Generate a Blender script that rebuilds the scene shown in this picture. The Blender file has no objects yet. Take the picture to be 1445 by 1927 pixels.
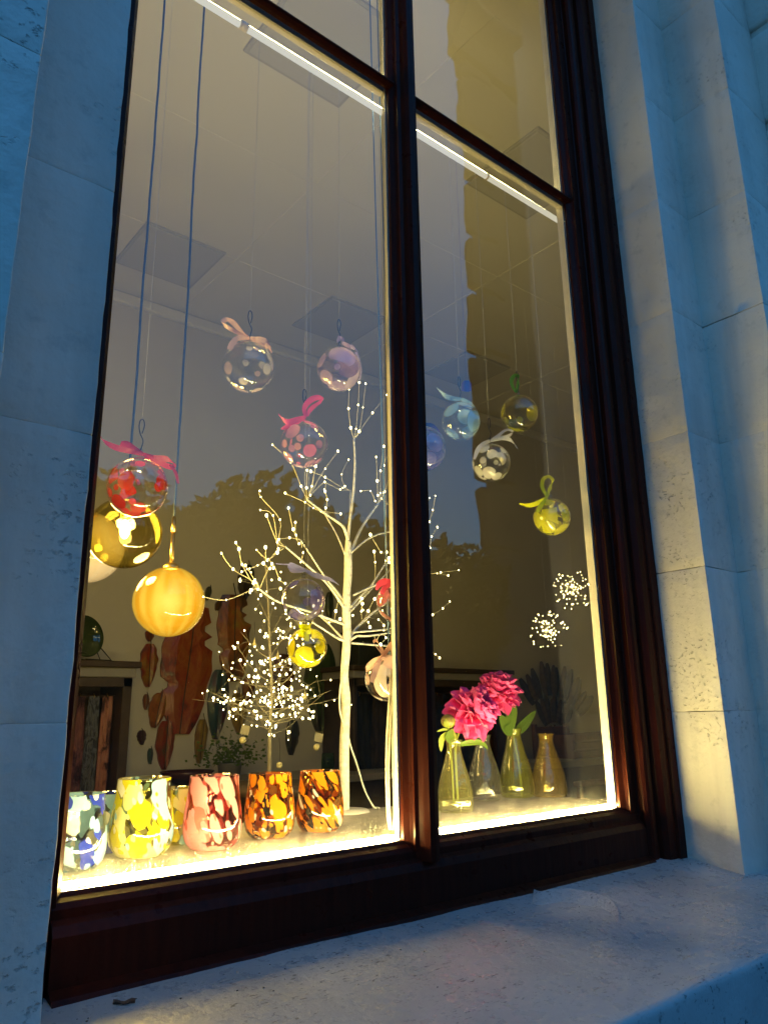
import bpy, math, random
from mathutils import Vector, Matrix, noise
random.seed(7)
R_ = math.radians
sc = bpy.context.scene
COL = sc.collection

# ------------------------------------------------------------------ camera
CAM = Vector((0.0, -1.1, 1.6))
CR = Vector((0.773, -0.634, -0.016)); YAW, PITCH, ROLL = R_(39.59597758), R_(15.05904818), R_(-0.93365764)
_f = Vector((math.sin(YAW)*math.cos(PITCH), math.cos(YAW)*math.cos(PITCH), math.sin(PITCH)))
_r = _f.cross(Vector((0, 0, 1))).normalized(); _u = _r.cross(_f)
CR = _r*math.cos(ROLL) + _u*math.sin(ROLL)
CU = -_r*math.sin(ROLL) + _u*math.cos(ROLL)
CF = _f
FPX = 1421.16
cd = bpy.data.cameras.new('camera'); cam = bpy.data.objects.new('camera', cd); COL.objects.link(cam)
cd.sensor_fit = 'VERTICAL'; cd.sensor_height = 36; cd.sensor_width = 27; cd.lens = 26.55
cd.clip_start = 0.02; cd.clip_end = 2000
cam.matrix_world = Matrix(((CR.x, CU.x, -CF.x, CAM.x), (CR.y, CU.y, -CF.y, CAM.y), (CR.z, CU.z, -CF.z, CAM.z), (0, 0, 0, 1)))
sc.camera = cam

# ------------------------------------------------------------------ dusk sky (the sun has set)
world = bpy.data.worlds.new('World'); sc.world = world; world.use_nodes = True
wn = world.node_tree.nodes; wl = world.node_tree.links
bg = wn['Background']
sky = wn.new('ShaderNodeTexSky'); sky.sky_type = 'NISHITA'; sky.sun_disc = False
sky.sun_elevation = R_(-1.5); sky.sun_rotation = R_(0); sky.air_density = 1.0; sky.dust_density = 0.3; sky.ozone_density = 3.0
tint = wn.new('ShaderNodeMix'); tint.data_type = 'RGBA'; tint.blend_type = 'MULTIPLY'; tint.inputs[0].default_value = 1.0
tint.inputs[7].default_value = (0.35, 1.05, 0.99, 1)          # the photograph's cold white balance at blue hour
wl.new(sky.outputs['Color'], tint.inputs[6]); wl.new(tint.outputs[2], bg.inputs['Color'])
SKY_STRENGTH = 6.0
bg.inputs['Strength'].default_value = SKY_STRENGTH

vs = sc.view_settings
vs.view_transform = 'Standard'; vs.look = 'None'; vs.exposure = 0; vs.gamma = 1; vs.use_curve_mapping = False
sc.render.engine = 'CYCLES'
cy = sc.cycles
cy.use_denoising = True
try:
    cy.denoiser = 'OPENIMAGEDENOISE'; cy.denoising_input_passes = 'RGB_ALBEDO_NORMAL'; cy.denoising_prefilter = 'ACCURATE'
except Exception: pass
cy.max_bounces = 10; cy.diffuse_bounces = 5; cy.glossy_bounces = 6; cy.transmission_bounces = 8; cy.transparent_max_bounces = 40
cy.sample_clamp_indirect = 4.0; cy.caustics_reflective = False; cy.caustics_refractive = False
cy.use_light_tree = True

# strengths of the lamps the place has
LED_COL = (1.0, 0.78, 0.27); LED_STR = 470.0
BULB_W = 9.0; LAMP_W = 14.0; BATTEN_STR = 62.0

# ------------------------------------------------------------------ helpers
def ray(px, py):
    return CR*((px-722.5)/FPX) + CU*(-(py-963.5)/FPX) + CF
def P(px, py, Y):                       # a point of the photograph at the depth Y of the room
    d = ray(px, py); return CAM + d*((Y-CAM.y)/d.y)
def PZ(px, py, Z):
    d = ray(px, py); return CAM + d*((Z-CAM.z)/d.z)
def scale_at(p):                        # metres per photo pixel at a point
    return (p-CAM).dot(CF)/FPX

def link(name, me, mat=None, parent=None, smooth=False):
    o = bpy.data.objects.new(name, me); COL.objects.link(o)
    if mat and not me.materials: me.materials.append(mat)
    if parent: o.parent = parent
    if smooth:
        me.polygons.foreach_set('use_smooth', [True]*len(me.polygons))
    return o
def tag(o, label=None, cat=None, group=None, kind=None):
    if label: o['label'] = label
    if cat: o['category'] = cat
    if group: o['group'] = group
    if kind: o['kind'] = kind
    return o
def thing(name, label, cat, group=None, loc=(0, 0, 0)):
    o = bpy.data.objects.new(name, None); COL.objects.link(o); o.location = loc; o.empty_display_size = 0.05
    return tag(o, label, cat, group)

class MB:
    def __init__(s): s.v = []; s.f = []
    def add(s, vs_, fs):
        n = len(s.v); s.v += [tuple(a) for a in vs_]; s.f += [tuple(i+n for i in q) for q in fs]; return s
    def box(s, x0, x1, y0, y1, z0, z1):
        return s.add([(x0,y0,z0),(x1,y0,z0),(x1,y1,z0),(x0,y1,z0),(x0,y0,z1),(x1,y0,z1),(x1,y1,z1),(x0,y1,z1)],
                     [(0,3,2,1),(4,5,6,7),(0,1,5,4),(1,2,6,5),(2,3,7,6),(3,0,4,7)])
    def bbox(s, x0, x1, y0, y1, z0, z1, b=0.004):       # box with chamfered edges
        import itertools
        pts = []; idx = {}
        X = (x0, x1); Y = (y0, y1); Z = (z0, z1)
        for i, j, k in itertools.product((0, 1), repeat=3):
            for a in range(3):
                p = [X[i], Y[j], Z[k]]
                sg = (1 if i == 0 else -1, 1 if j == 0 else -1, 1 if k == 0 else -1)
                for c in range(3):
                    if c != a: p[c] += sg[c]*b
                idx[(i, j, k, a)] = len(pts); pts.append(p)
        fs = []
        def g(i, j, k, a): return idx[(i, j, k, a)]
        for s_ in (0, 1):
            q = [g(s_,0,0,0), g(s_,1,0,0), g(s_,1,1,0), g(s_,0,1,0)]; fs.append(q if s_ else q[::-1])
            q = [g(0,s_,0,1), g(0,s_,1,1), g(1,s_,1,1), g(1,s_,0,1)]; fs.append(q if s_ else q[::-1])
            q = [g(0,0,s_,2), g(1,0,s_,2), g(1,1,s_,2), g(0,1,s_,2)]; fs.append(q if s_ else q[::-1])
        for p in (0, 1):
            for q in (0, 1):
                fs.append([g(0,p,q,1), g(1,p,q,1), g(1,p,q,2), g(0,p,q,2)])
                fs.append([g(p,0,q,0), g(p,1,q,0), g(p,1,q,2), g(p,0,q,2)])
                fs.append([g(p,q,0,0), g(p,q,1,0), g(p,q,1,1), g(p,q,0,1)])
        for i, j, k in itertools.product((0, 1), repeat=3):
            fs.append([g(i,j,k,0), g(i,j,k,1), g(i,j,k,2)])
        return s.add(pts, fs)
    def tube(s, pts, r, n=8, cap=True):
        pts = [Vector(p) for p in pts]
        rs = r if isinstance(r, (list, tuple)) else [r]*len(pts)
        up = None; rings = []
        for i, p in enumerate(pts):
            t = (pts[min(i+1, len(pts)-1)] - pts[max(i-1, 0)])
            if t.length < 1e-9: t = Vector((0, 0, 1))
            t.normalize()
            if up is None:
                up = Vector((1, 0, 0)) if abs(t.x) < 0.8 else Vector((0, 1, 0))
            a = (up - t*up.dot(t))
            if a.length < 1e-6: a = t.orthogonal()
            a.normalize(); b = t.cross(a); up = a
            rings.append([p + (a*math.cos(2*math.pi*k/n) + b*math.sin(2*math.pi*k/n))*rs[i] for k in range(n)])
        vs_ = [v for rg in rings for v in rg]; fs = []
        for i in range(len(pts)-1):
            for k in range(n):
                fs.append((i*n+k, i*n+(k+1) % n, (i+1)*n+(k+1) % n, (i+1)*n+k))
        if cap: fs.append(tuple(range(n))[::-1]); fs.append(tuple((len(pts)-1)*n+k for k in range(n)))
        return s.add(vs_, fs)
    def lathe(s, prof, n=32, c=(0, 0, 0), wob=0.0, seed=0):
        c = Vector(c); vs_ = []; fs = []
        for i, (r, z) in enumerate(prof):
            for k in range(n):
                a = 2*math.pi*k/n
                rr = r
                if wob: rr = r*(1 + wob*noise.noise(Vector((math.cos(a)*1.2+seed, math.sin(a)*1.2, z*9))))
                vs_.append(c + Vector((rr*math.cos(a), rr*math.sin(a), z)))
        for i in range(len(prof)-1):
            for k in range(n):
                fs.append((i*n+k, i*n+(k+1) % n, (i+1)*n+(k+1) % n, (i+1)*n+k))
        if prof[0][0] > 1e-5: pass
        return s.add(vs_, fs)
    def ball(s, c, r, n=8, m=6, sq=(1, 1, 1)):
        c = Vector(c); vs_ = [c + Vector((0, 0, r*sq[2]))]; fs = []
        for i in range(1, m):
            t = math.pi*i/m
            for k in range(n):
                a = 2*math.pi*k/n
                vs_.append(c + Vector((r*sq[0]*math.sin(t)*math.cos(a), r*sq[1]*math.sin(t)*math.sin(a), r*sq[2]*math.cos(t))))
        vs_.append(c - Vector((0, 0, r*sq[2])))
        for k in range(n): fs.append((0, 1+k, 1+(k+1) % n))
        for i in range(m-2):
            for k in range(n):
                fs.append((1+i*n+k, 1+(i+1)*n+k, 1+(i+1)*n+(k+1) % n, 1+i*n+(k+1) % n))
        L = len(vs_)-1
        for k in range(n): fs.append((L, 1+(m-2)*n+(k+1) % n, 1+(m-2)*n+k))
        return s.add(vs_, fs)
    def prism_z(s, poly, z0, z1):       # polygon in plan, extruded upwards
        n = len(poly)
        s.add([(x, y, z0) for x, y in poly] + [(x, y, z1) for x, y in poly],
              [(i, (i+1) % n, n+(i+1) % n, n+i) for i in range(n)] + [tuple(range(n))[::-1], tuple(range(n, 2*n))])
        return s
    def prism_x(s, poly, x0, x1):       # polygon in (y, z), extruded along X
        n = len(poly)
        s.add([(x0, y, z) for y, z in poly] + [(x1, y, z) for y, z in poly],
              [(i, (i+1) % n, n+(i+1) % n, n+i) for i in range(n)] + [tuple(range(n))[::-1], tuple(range(n, 2*n))])
        return s
    def strip(s, A, B, th=0.0):
        n = len(A); return s.add(list(A)+list(B), [(i, i+1, n+i+1, n+i) for i in range(n-1)])
    def mesh(s, name):
        me = bpy.data.meshes.new(name); me.from_pydata([tuple(v) for v in s.v], [], s.f); me.validate(); me.update()
        return me
    def build(s, name, mat, parent=None, smooth=False, recalc=True):
        me = s.mesh(name)
        if recalc:
            import bmesh
            bm = bmesh.new(); bm.from_mesh(me); bmesh.ops.recalc_face_normals(bm, faces=bm.faces); bm.to_mesh(me); bm.free()
        return link(name, me, mat, parent, smooth)

def crom(pts, n=6):                     # Catmull-Rom through tuples of floats
    out = []; m = len(pts)
    for i in range(m-1):
        p0, p1, p2, p3 = pts[max(i-1, 0)], pts[i], pts[i+1], pts[min(i+2, m-1)]
        for k in range(n):
            t = k/n
            out.append(tuple(0.5*((2*b) + (c-a)*t + (2*a-5*b+4*c-d)*t*t + (3*b-a-3*c+d)*t**3) for a, b, c, d in zip(p0, p1, p2, p3)))
    out.append(tuple(pts[-1])); return out

# ------------------------------------------------------------------ materials
def newmat(name):
    m = bpy.data.materials.new(name); m.use_nodes = True
    nt = m.node_tree; nt.nodes.clear()
    out = nt.nodes.new('ShaderNodeOutputMaterial')
    return m, nt, out
def N(nt, typ, **kw):
    n = nt.nodes.new(typ)
    for k, v in kw.items():
        if k in ('inp',):
            for a, b in v.items(): n.inputs[a].default_value = b
        else: setattr(n, k, v)
    return n
def c4(c): return (c[0], c[1], c[2], 1.0)
def ramp(nt, stops, interp='LINEAR'):
    r = nt.nodes.new('ShaderNodeValToRGB'); e = r.color_ramp.elements; r.color_ramp.interpolation = interp
    while len(e) < len(stops): e.new(0.5)
    for i, (p, c) in enumerate(stops):
        e[i].position = p; e[i].color = c4(c) if len(c) == 3 else c
    return r
def texco(nt, scale=(1, 1, 1), kind='Object'):
    t = nt.nodes.new('ShaderNodeTexCoord'); mp = nt.nodes.new('ShaderNodeMapping')
    mp.inputs['Scale'].default_value = scale; nt.links.new(t.outputs[kind], mp.inputs['Vector']); return mp.outputs['Vector']
def noise_n(nt, vec, scale, detail=4, rough=0.55, dist=0.0):
    n = N(nt, 'ShaderNodeTexNoise', inp={'Scale': scale, 'Detail': detail, 'Roughness': rough, 'Distortion': dist})
    nt.links.new(vec, n.inputs['Vector']); return n
def mixc(nt, fac, a, b, mode='MIX'):
    m = nt.nodes.new('ShaderNodeMix'); m.data_type = 'RGBA'; m.blend_type = mode
    for sock, v in ((m.inputs[0], fac), (m.inputs[6], a), (m.inputs[7], b)):
        if hasattr(v, 'node'): nt.links.new(v, sock)
        elif isinstance(v, (int, float)): sock.default_value = v
        else: sock.default_value = c4(v)
    return m.outputs[2]
def mth(nt, op, a, b=None, clamp=False):
    m = nt.nodes.new('ShaderNodeMath'); m.operation = op; m.use_clamp = clamp
    for s, v in ((m.inputs[0], a), (m.inputs[1], b)):
        if v is None: continue
        if hasattr(v, 'node'): nt.links.new(v, s)
        else: s.default_value = v
    return m.outputs[0]
def mixs(nt, fac, a, b):
    m = nt.nodes.new('ShaderNodeMixShader')
    if hasattr(fac, 'node'): nt.links.new(fac, m.inputs[0])
    else: m.inputs[0].default_value = fac
    nt.links.new(a, m.inputs[1]); nt.links.new(b, m.inputs[2]); return m.outputs[0]

def plain(name, col, rough=0.6, spec=0.5, metal=0.0, var=0.0, vscale=20, bump=0.0, bscale=60, coat=0.0):
    m, nt, out = newmat(name)
    b = N(nt, 'ShaderNodeBsdfPrincipled', inp={'Base Color': c4(col), 'Roughness': rough, 'Metallic': metal, 'Specular IOR Level': spec, 'Coat Weight': coat})
    if var or bump:
        v = texco(nt)
        if var:
            n = noise_n(nt, v, vscale, 5)
            dk = tuple(max(0, c*(1-var)) for c in col); lt = tuple(min(1, c*(1+var)) for c in col)
            r = ramp(nt, [(0.3, dk), (0.7, lt)]); nt.links.new(n.outputs['Fac'], r.inputs['Fac']); nt.links.new(r.outputs['Color'], b.inputs['Base Color'])
        if bump:
            n2 = noise_n(nt, v, bscale, 6); bp = N(nt, 'ShaderNodeBump', inp={'Strength': bump, 'Distance': 0.01})
            nt.links.new(n2.outputs['Fac'], bp.inputs['Height']); nt.links.new(bp.outputs['Normal'], b.inputs['Normal'])
    nt.links.new(b.outputs[0], out.inputs[0]); return m

def fresnel(nt, ior=1.5, normal=None):
    g = N(nt, 'ShaderNodeNewGeometry'); fr = N(nt, 'ShaderNodeFresnel')
    i = mth(nt, 'MULTIPLY_ADD', g.outputs['Backfacing'], (1/ior-ior)); i.node.inputs[2].default_value = ior
    nt.links.new(i, fr.inputs['IOR'])
    if normal: nt.links.new(normal, fr.inputs['Normal'])
    return fr.outputs[0]

def thin_glass(name, tint=(0.97, 0.98, 0.97), ior=1.5, rough=0.0, bump=0.0, bscale=20, rim=None, boost=1.0, body=None):
    m, nt, out = newmat(name)
    tr = N(nt, 'ShaderNodeBsdfTransparent', inp={'Color': c4(tint)})
    gl = N(nt, 'ShaderNodeBsdfGlossy', inp={'Color': (1, 1, 1, 1), 'Roughness': rough})
    nrm = None
    if bump:
        v = texco(nt); n = noise_n(nt, v, bscale, 3, 0.5, 0.6); bp = N(nt, 'ShaderNodeBump', inp={'Strength': bump, 'Distance': 0.01})
        nt.links.new(n.outputs['Fac'], bp.inputs['Height']); nt.links.new(bp.outputs['Normal'], gl.inputs['Normal']); nrm = bp.outputs['Normal']
    if rim:                              # thicker glass towards the silhouette: more of the tint
        lw = N(nt, 'ShaderNodeLayerWeight', inp={'Blend': 0.35})
        c = mixc(nt, lw.outputs['Facing'], tint, rim); nt.links.new(c, tr.inputs['Color'])
    f = fresnel(nt, ior, nrm)
    if boost != 1.0: f = mth(nt, 'MULTIPLY', f, boost, True)
    core = tr.outputs[0]
    if body:                             # seeds and ripples in the glass catch a little light
        df = N(nt, 'ShaderNodeBsdfDiffuse', inp={'Color': c4(body)}); tl = N(nt, 'ShaderNodeBsdfTranslucent', inp={'Color': c4(body)})
        core = mixs(nt, 0.10, core, mixs(nt, 0.5, df.outputs[0], tl.outputs[0]))
    nt.links.new(mixs(nt, f, core, gl.outputs[0]), out.inputs[0]); return m

def stone_mat():
    m, nt, out = newmat('painted_stone')
    b = N(nt, 'ShaderNodeBsdfPrincipled', inp={'Roughness': 0.62, 'Specular IOR Level': 0.35})
    v = texco(nt, kind='Generated'); tc = N(nt, 'ShaderNodeNewGeometry')
    pos = tc.outputs['Position']
    n1 = noise_n(nt, pos, 2.2, 5); n2 = noise_n(nt, pos, 55, 6, 0.6); n3 = noise_n(nt, pos, 4.2, 4); vor = N(nt, 'ShaderNodeTexVoronoi', inp={'Scale': 75.0, 'Randomness': 1.0})
    vec = nt.nodes.new('ShaderNodeVectorMath'); vec.operation = 'MULTIPLY'; vec.inputs[1].default_value = (1, 1, 1.3); nt.links.new(pos, vec.inputs[0])
    nt.links.new(vec.outputs[0], vor.inputs['Vector'])
    base = ramp(nt, [(0.3, (0.58, 0.53, 0.45)), (0.5, (0.67, 0.62, 0.53)), (0.75, (0.72, 0.67, 0.58))]); nt.links.new(n1.outputs['Fac'], base.inputs['Fac'])
    # pits with grime, only in weathered patches
    patch = ramp(nt, [(0.50, (0, 0, 0)), (0.66, (1, 1, 1))]); nt.links.new(n3.outputs['Fac'], patch.inputs['Fac'])
    n5 = noise_n(nt, vec.outputs[0], 95, 4, 0.6)
    pit = ramp(nt, [(0.58, (0, 0, 0)), (0.72, (1, 1, 1))]); nt.links.new(n5.outputs['Fac'], pit.inputs['Fac'])
    pf = mth(nt, 'MULTIPLY', patch.outputs['Color'], pit.outputs['Color'])
    dirt = mth(nt, 'MULTIPLY', pf, 0.42)
    colr = mixc(nt, dirt, base.outputs['Color'], (0.09, 0.10, 0.10))
    stv = nt.nodes.new('ShaderNodeVectorMath'); stv.operation = 'MULTIPLY'; stv.inputs[1].default_value = (1, 1, 0.10); nt.links.new(pos, stv.inputs[0])
    n7 = noise_n(nt, stv.outputs[0], 13, 5, 0.6); sr = ramp(nt, [(0.50, (0, 0, 0)), (0.78, (1, 1, 1))]); nt.links.new(n7.outputs['Fac'], sr.inputs['Fac'])
    n8 = noise_n(nt, pos, 28, 5, 0.65); gr = ramp(nt, [(0.56, (0, 0, 0)), (0.74, (1, 1, 1))]); nt.links.new(n8.outputs['Fac'], gr.inputs['Fac'])
    colr = mixc(nt, mth(nt, 'MULTIPLY', sr.outputs['Color'], 0.30), colr, (0.26, 0.25, 0.21))
    colr = mixc(nt, mth(nt, 'MULTIPLY', gr.outputs['Color'], 0.35), colr, (0.30, 0.30, 0.27))
    nt.links.new(colr, b.inputs['Base Color'])
    h = mth(nt, 'MULTIPLY', n2.outputs['Fac'], 0.35)
    h2 = mth(nt, 'MULTIPLY', n1.outputs['Fac'], 0.8)
    n6 = noise_n(nt, pos, 16, 4)
    h = mth(nt, 'ADD', h, mth(nt, 'MULTIPLY', n6.outputs['Fac'], 0.9)); h = mth(nt, 'ADD', h, h2)
    h = mth(nt, 'SUBTRACT', h, mth(nt, 'MULTIPLY', pf, 0.6))
    bp = N(nt, 'ShaderNodeBump', inp={'Strength': 0.85, 'Distance': 0.007}); nt.links.new(h, bp.inputs['Height']); nt.links.new(bp.outputs['Normal'], b.inputs['Normal'])
    nt.links.new(b.outputs[0], out.inputs[0]); return m

def sill_mat():
    m, nt, out = newmat('painted_sill')
    b = N(nt, 'ShaderNodeBsdfPrincipled', inp={'Roughness': 0.38, 'Specular IOR Level': 0.5})
    g = N(nt, 'ShaderNodeNewGeometry'); pos = g.outputs['Position']
    n1 = noise_n(nt, pos, 4, 6); n2 = noise_n(nt, pos, 45, 8, 0.65); n3 = noise_n(nt, pos, 9, 3)
    base = ramp(nt, [(0.3, (0.31, 0.305, 0.29)), (0.5, (0.40, 0.39, 0.37)), (0.7, (0.46, 0.45, 0.425))]); nt.links.new(n1.outputs['Fac'], base.inputs['Fac'])
    st = nt.nodes.new('ShaderNodeVectorMath'); st.operation = 'MULTIPLY'; st.inputs[1].default_value = (0.7, 2.0, 1); nt.links.new(pos, st.inputs[0])
    sp = noise_n(nt, st.outputs[0], 130, 3, 0.55)
    spk = ramp(nt, [(0.60, (0, 0, 0)), (0.66, (1, 1, 1))]); nt.links.new(sp.outputs['Fac'], spk.inputs['Fac'])
    pt = ramp(nt, [(0.42, (0, 0, 0)), (0.56, (1, 1, 1))]); nt.links.new(n3.outputs['Fac'], pt.inputs['Fac'])
    f = mth(nt, 'MULTIPLY', spk.outputs['Color'], pt.outputs['Color']); f = mth(nt, 'MULTIPLY', f, 0.9)
    nt.links.new(mixc(nt, f, base.outputs['Color'], (0.06, 0.06, 0.06)), b.inputs['Base Color'])
    rr = ramp(nt, [(0.35, (0.20,)*3), (0.7, (0.50,)*3)]); nt.links.new(n2.outputs['Fac'], rr.inputs['Fac']); nt.links.new(rr.outputs['Color'], b.inputs['Roughness'])
    h = mth(nt, 'ADD', mth(nt, 'MULTIPLY', n2.outputs['Fac'], 0.5), mth(nt, 'MULTIPLY', n3.outputs['Fac'], 1.0))
    bp = N(nt, 'ShaderNodeBump', inp={'Strength': 0.5, 'Distance': 0.006}); nt.links.new(h, bp.inputs['Height']); nt.links.new(bp.outputs['Normal'], b.inputs['Normal'])
    nt.links.new(b.outputs[0], out.inputs[0]); return m

def frame_mat():
    m, nt, out = newmat('mahogany_gloss_paint')
    b = N(nt, 'ShaderNodeBsdfPrincipled', inp={'Roughness': 0.33, 'Specular IOR Level': 0.08})
    g = N(nt, 'ShaderNodeNewGeometry'); pos = g.outputs['Position']
    st = nt.nodes.new('ShaderNodeVectorMath'); st.operation = 'MULTIPLY'; st.inputs[1].default_value = (6, 6, 0.7); nt.links.new(pos, st.inputs[0])
    n1 = noise_n(nt, st.outputs[0], 12, 5); n2 = noise_n(nt, pos, 30, 6)
    base = ramp(nt, [(0.3, (0.030, 0.0062, 0.0036)), (0.7, (0.052, 0.010, 0.005))]); nt.links.new(n1.outputs['Fac'], base.inputs['Fac'])
    n4 = noise_n(nt, pos, 30, 5, 0.6); n5 = noise_n(nt, pos, 3.1, 2, 0.4)       # chips down to the primer
    c1_ = ramp(nt, [(0.872, (0, 0, 0)), (0.885, (1, 1, 1))]); nt.links.new(mth(nt, 'ADD', n4.outputs['Fac'], mth(nt, 'MULTIPLY', n5.outputs['Fac'], 0.2)), c1_.inputs['Fac'])
    nt.links.new(mixc(nt, c1_.outputs['Color'], base.outputs['Color'], (0.26, 0.25, 0.24)), b.inputs['Base Color'])
    rr = ramp(nt, [(0.3, (0.24,)*3), (0.7, (0.48,)*3)]); nt.links.new(n2.outputs['Fac'], rr.inputs['Fac']); nt.links.new(rr.outputs['Color'], b.inputs['Roughness'])
    bp = N(nt, 'ShaderNodeBump', inp={'Strength': 0.25, 'Distance': 0.004}); nt.links.new(n1.outputs['Fac'], bp.inputs['Height']); nt.links.new(bp.outputs['Normal'], b.inputs['Normal'])
    nt.links.new(b.outputs[0], out.inputs[0]); return m

def window_glass_mat():
    m, nt, out = newmat('dusty_window_glass')
    tr = N(nt, 'ShaderNodeBsdfTransparent', inp={'Color': (0.97, 0.985, 0.975, 1)})
    gl = N(nt, 'ShaderNodeBsdfGlossy', inp={'Color': (1, 1, 1, 1), 'Roughness': 0.0})
    g = N(nt, 'ShaderNodeNewGeometry'); pos = g.outputs['Position']
    nw = noise_n(nt, pos, 3.5, 2, 0.4); bw = N(nt, 'ShaderNodeBump', inp={'Strength': 0.06, 'Distance': 0.02}); nt.links.new(nw.outputs['Fac'], bw.inputs['Height']); nt.links.new(bw.outputs['Normal'], gl.inputs['Normal'])
    base = mixs(nt, fresnel(nt, 1.5), tr.outputs[0], gl.outputs[0])
    # dust: fine streaks everywhere, thicker towards the bottom bead
    st = nt.nodes.new('ShaderNodeVectorMath'); st.operation = 'MULTIPLY'; st.inputs[1].default_value = (1, 1, 0.12); nt.links.new(pos, st.inputs[0])
    n1 = noise_n(nt, st.outputs[0], 90, 5, 0.7); n2 = noise_n(nt, pos, 420, 2, 0.5); n3 = noise_n(nt, pos, 6, 3)
    s1 = ramp(nt, [(0.45, (0, 0, 0)), (0.8, (1, 1, 1))]); nt.links.new(n1.outputs['Fac'], s1.inputs['Fac'])
    s2 = ramp(nt, [(0.62, (0, 0, 0)), (0.72, (1, 1, 1))]); nt.links.new(n2.outputs['Fac'], s2.inputs['Fac'])
    sx = N(nt, 'ShaderNodeSeparateXYZ'); nt.links.new(pos, sx.inputs[0])
    low = N(nt, 'ShaderNodeMapRange', inp={'From Min': 1.385, 'From Max': 1.50, 'To Min': 1.0, 'To Max': 0.0}); nt.links.new(sx.outputs['Z'], low.inputs['Value'])
    lw2 = mth(nt, 'POWER', low.outputs[0], 2.0)
    d = mth(nt, 'ADD', mth(nt, 'MULTIPLY', s1.outputs['Color'], 0.010), mth(nt, 'MULTIPLY', s2.outputs['Color'], 0.07))
    d = mth(nt, 'MULTIPLY', d, mth(nt, 'ADD', n3.outputs['Fac'], 0.4))
    d = mth(nt, 'MULTIPLY', d, mth(nt, 'ADD', mth(nt, 'MULTIPLY', lw2, 8.0), 0.2))
    df = N(nt, 'ShaderNodeBsdfDiffuse', inp={'Color': (0.7, 0.68, 0.62, 1)}); tl = N(nt, 'ShaderNodeBsdfTranslucent', inp={'Color': (0.7, 0.68, 0.62, 1)})
    nt.links.new(mixs(nt, d, base, mixs(nt, 0.5, df.outputs[0], tl.outputs[0])), out.inputs[0]); return m

def emit(name, col, strength, sampling='AUTO'):
    m, nt, out = newmat(name)
    e = N(nt, 'ShaderNodeEmission', inp={'Color': c4(col), 'Strength': strength}); nt.links.new(e.outputs[0], out.inputs[0])
    m.cycles.emission_sampling = sampling; return m

def spotted_glass(name, spot, spot2=None, scale=9.0, big=0.55, seed=0.0, tint=(0.96, 0.97, 0.96), cover=0.0, rim=(0.74, 0.72, 0.64)):
    """clear blown glass with patches of coloured frit melted into it"""
    m, nt, out = newmat(name)
    v = texco(nt); off = nt.nodes.new('ShaderNodeVectorMath'); off.operation = 'ADD'; off.inputs[1].default_value = (seed*3.1, seed*1.7, seed*2.3); nt.links.new(v, off.inputs[0])
    vo = N(nt, 'ShaderNodeTexVoronoi', inp={'Scale': scale*2.7, 'Randomness': 0.85}); nt.links.new(off.outputs[0], vo.inputs['Vector'])
    sep = N(nt, 'ShaderNodeSeparateColor'); nt.links.new(vo.outputs['Color'], sep.inputs[0]); big *= 1.15
    rad = mth(nt, 'MULTIPLY_ADD', sep.outputs[0], big*0.75); rad.node.inputs[2].default_value = big*0.28
    diff = mth(nt, 'SUBTRACT', rad, vo.outputs['Distance'])
    msk = N(nt, 'ShaderNodeMapRange', inp={'From Min': 0.0, 'From Max': 0.05, 'To Min': 0.0, 'To Max': 1.0}); nt.links.new(diff, msk.inputs['Value'])
    # the very bottom of the ball is where the colour pooled
    tr = N(nt, 'ShaderNodeBsdfTransparent', inp={'Color': c4(tint)})
    lw = N(nt, 'ShaderNodeLayerWeight', inp={'Blend': 0.25}); nt.links.new(mixc(nt, mth(nt, 'POWER', lw.outputs['Facing'], 2.0), tint, rim), tr.inputs['Color'])
    gl = N(nt, 'ShaderNodeBsdfGlossy', inp={'Color': (1, 1, 1, 1), 'Roughness': 0.015})
    colr = mixc(nt, mth(nt, 'GREATER_THAN', sep.outputs[1], 0.5), spot, spot2 or spot)
    df = N(nt, 'ShaderNodeBsdfDiffuse'); tl = N(nt, 'ShaderNodeBsdfTranslucent'); t2 = N(nt, 'ShaderNodeBsdfTransparent')
    for q in (df, tl, t2): nt.links.new(colr, q.inputs['Color'])
    body = mixs(nt, 0.12, mixs(nt, 0.55, df.outputs[0], tl.outputs[0]), t2.outputs[0])
    fac = mth(nt, 'MULTIPLY', msk.outputs[0], 0.92)
    if cover: fac = mth(nt, 'MAXIMUM', fac, cover)
    s = mixs(nt, fac, tr.outputs[0], body)
    fr = mth(nt, 'MULTIPLY', fresnel(nt, 1.5), 1.9, True)
    nt.links.new(mixs(nt, fr, s, gl.outputs[0]), out.inputs[0]); return m

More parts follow.
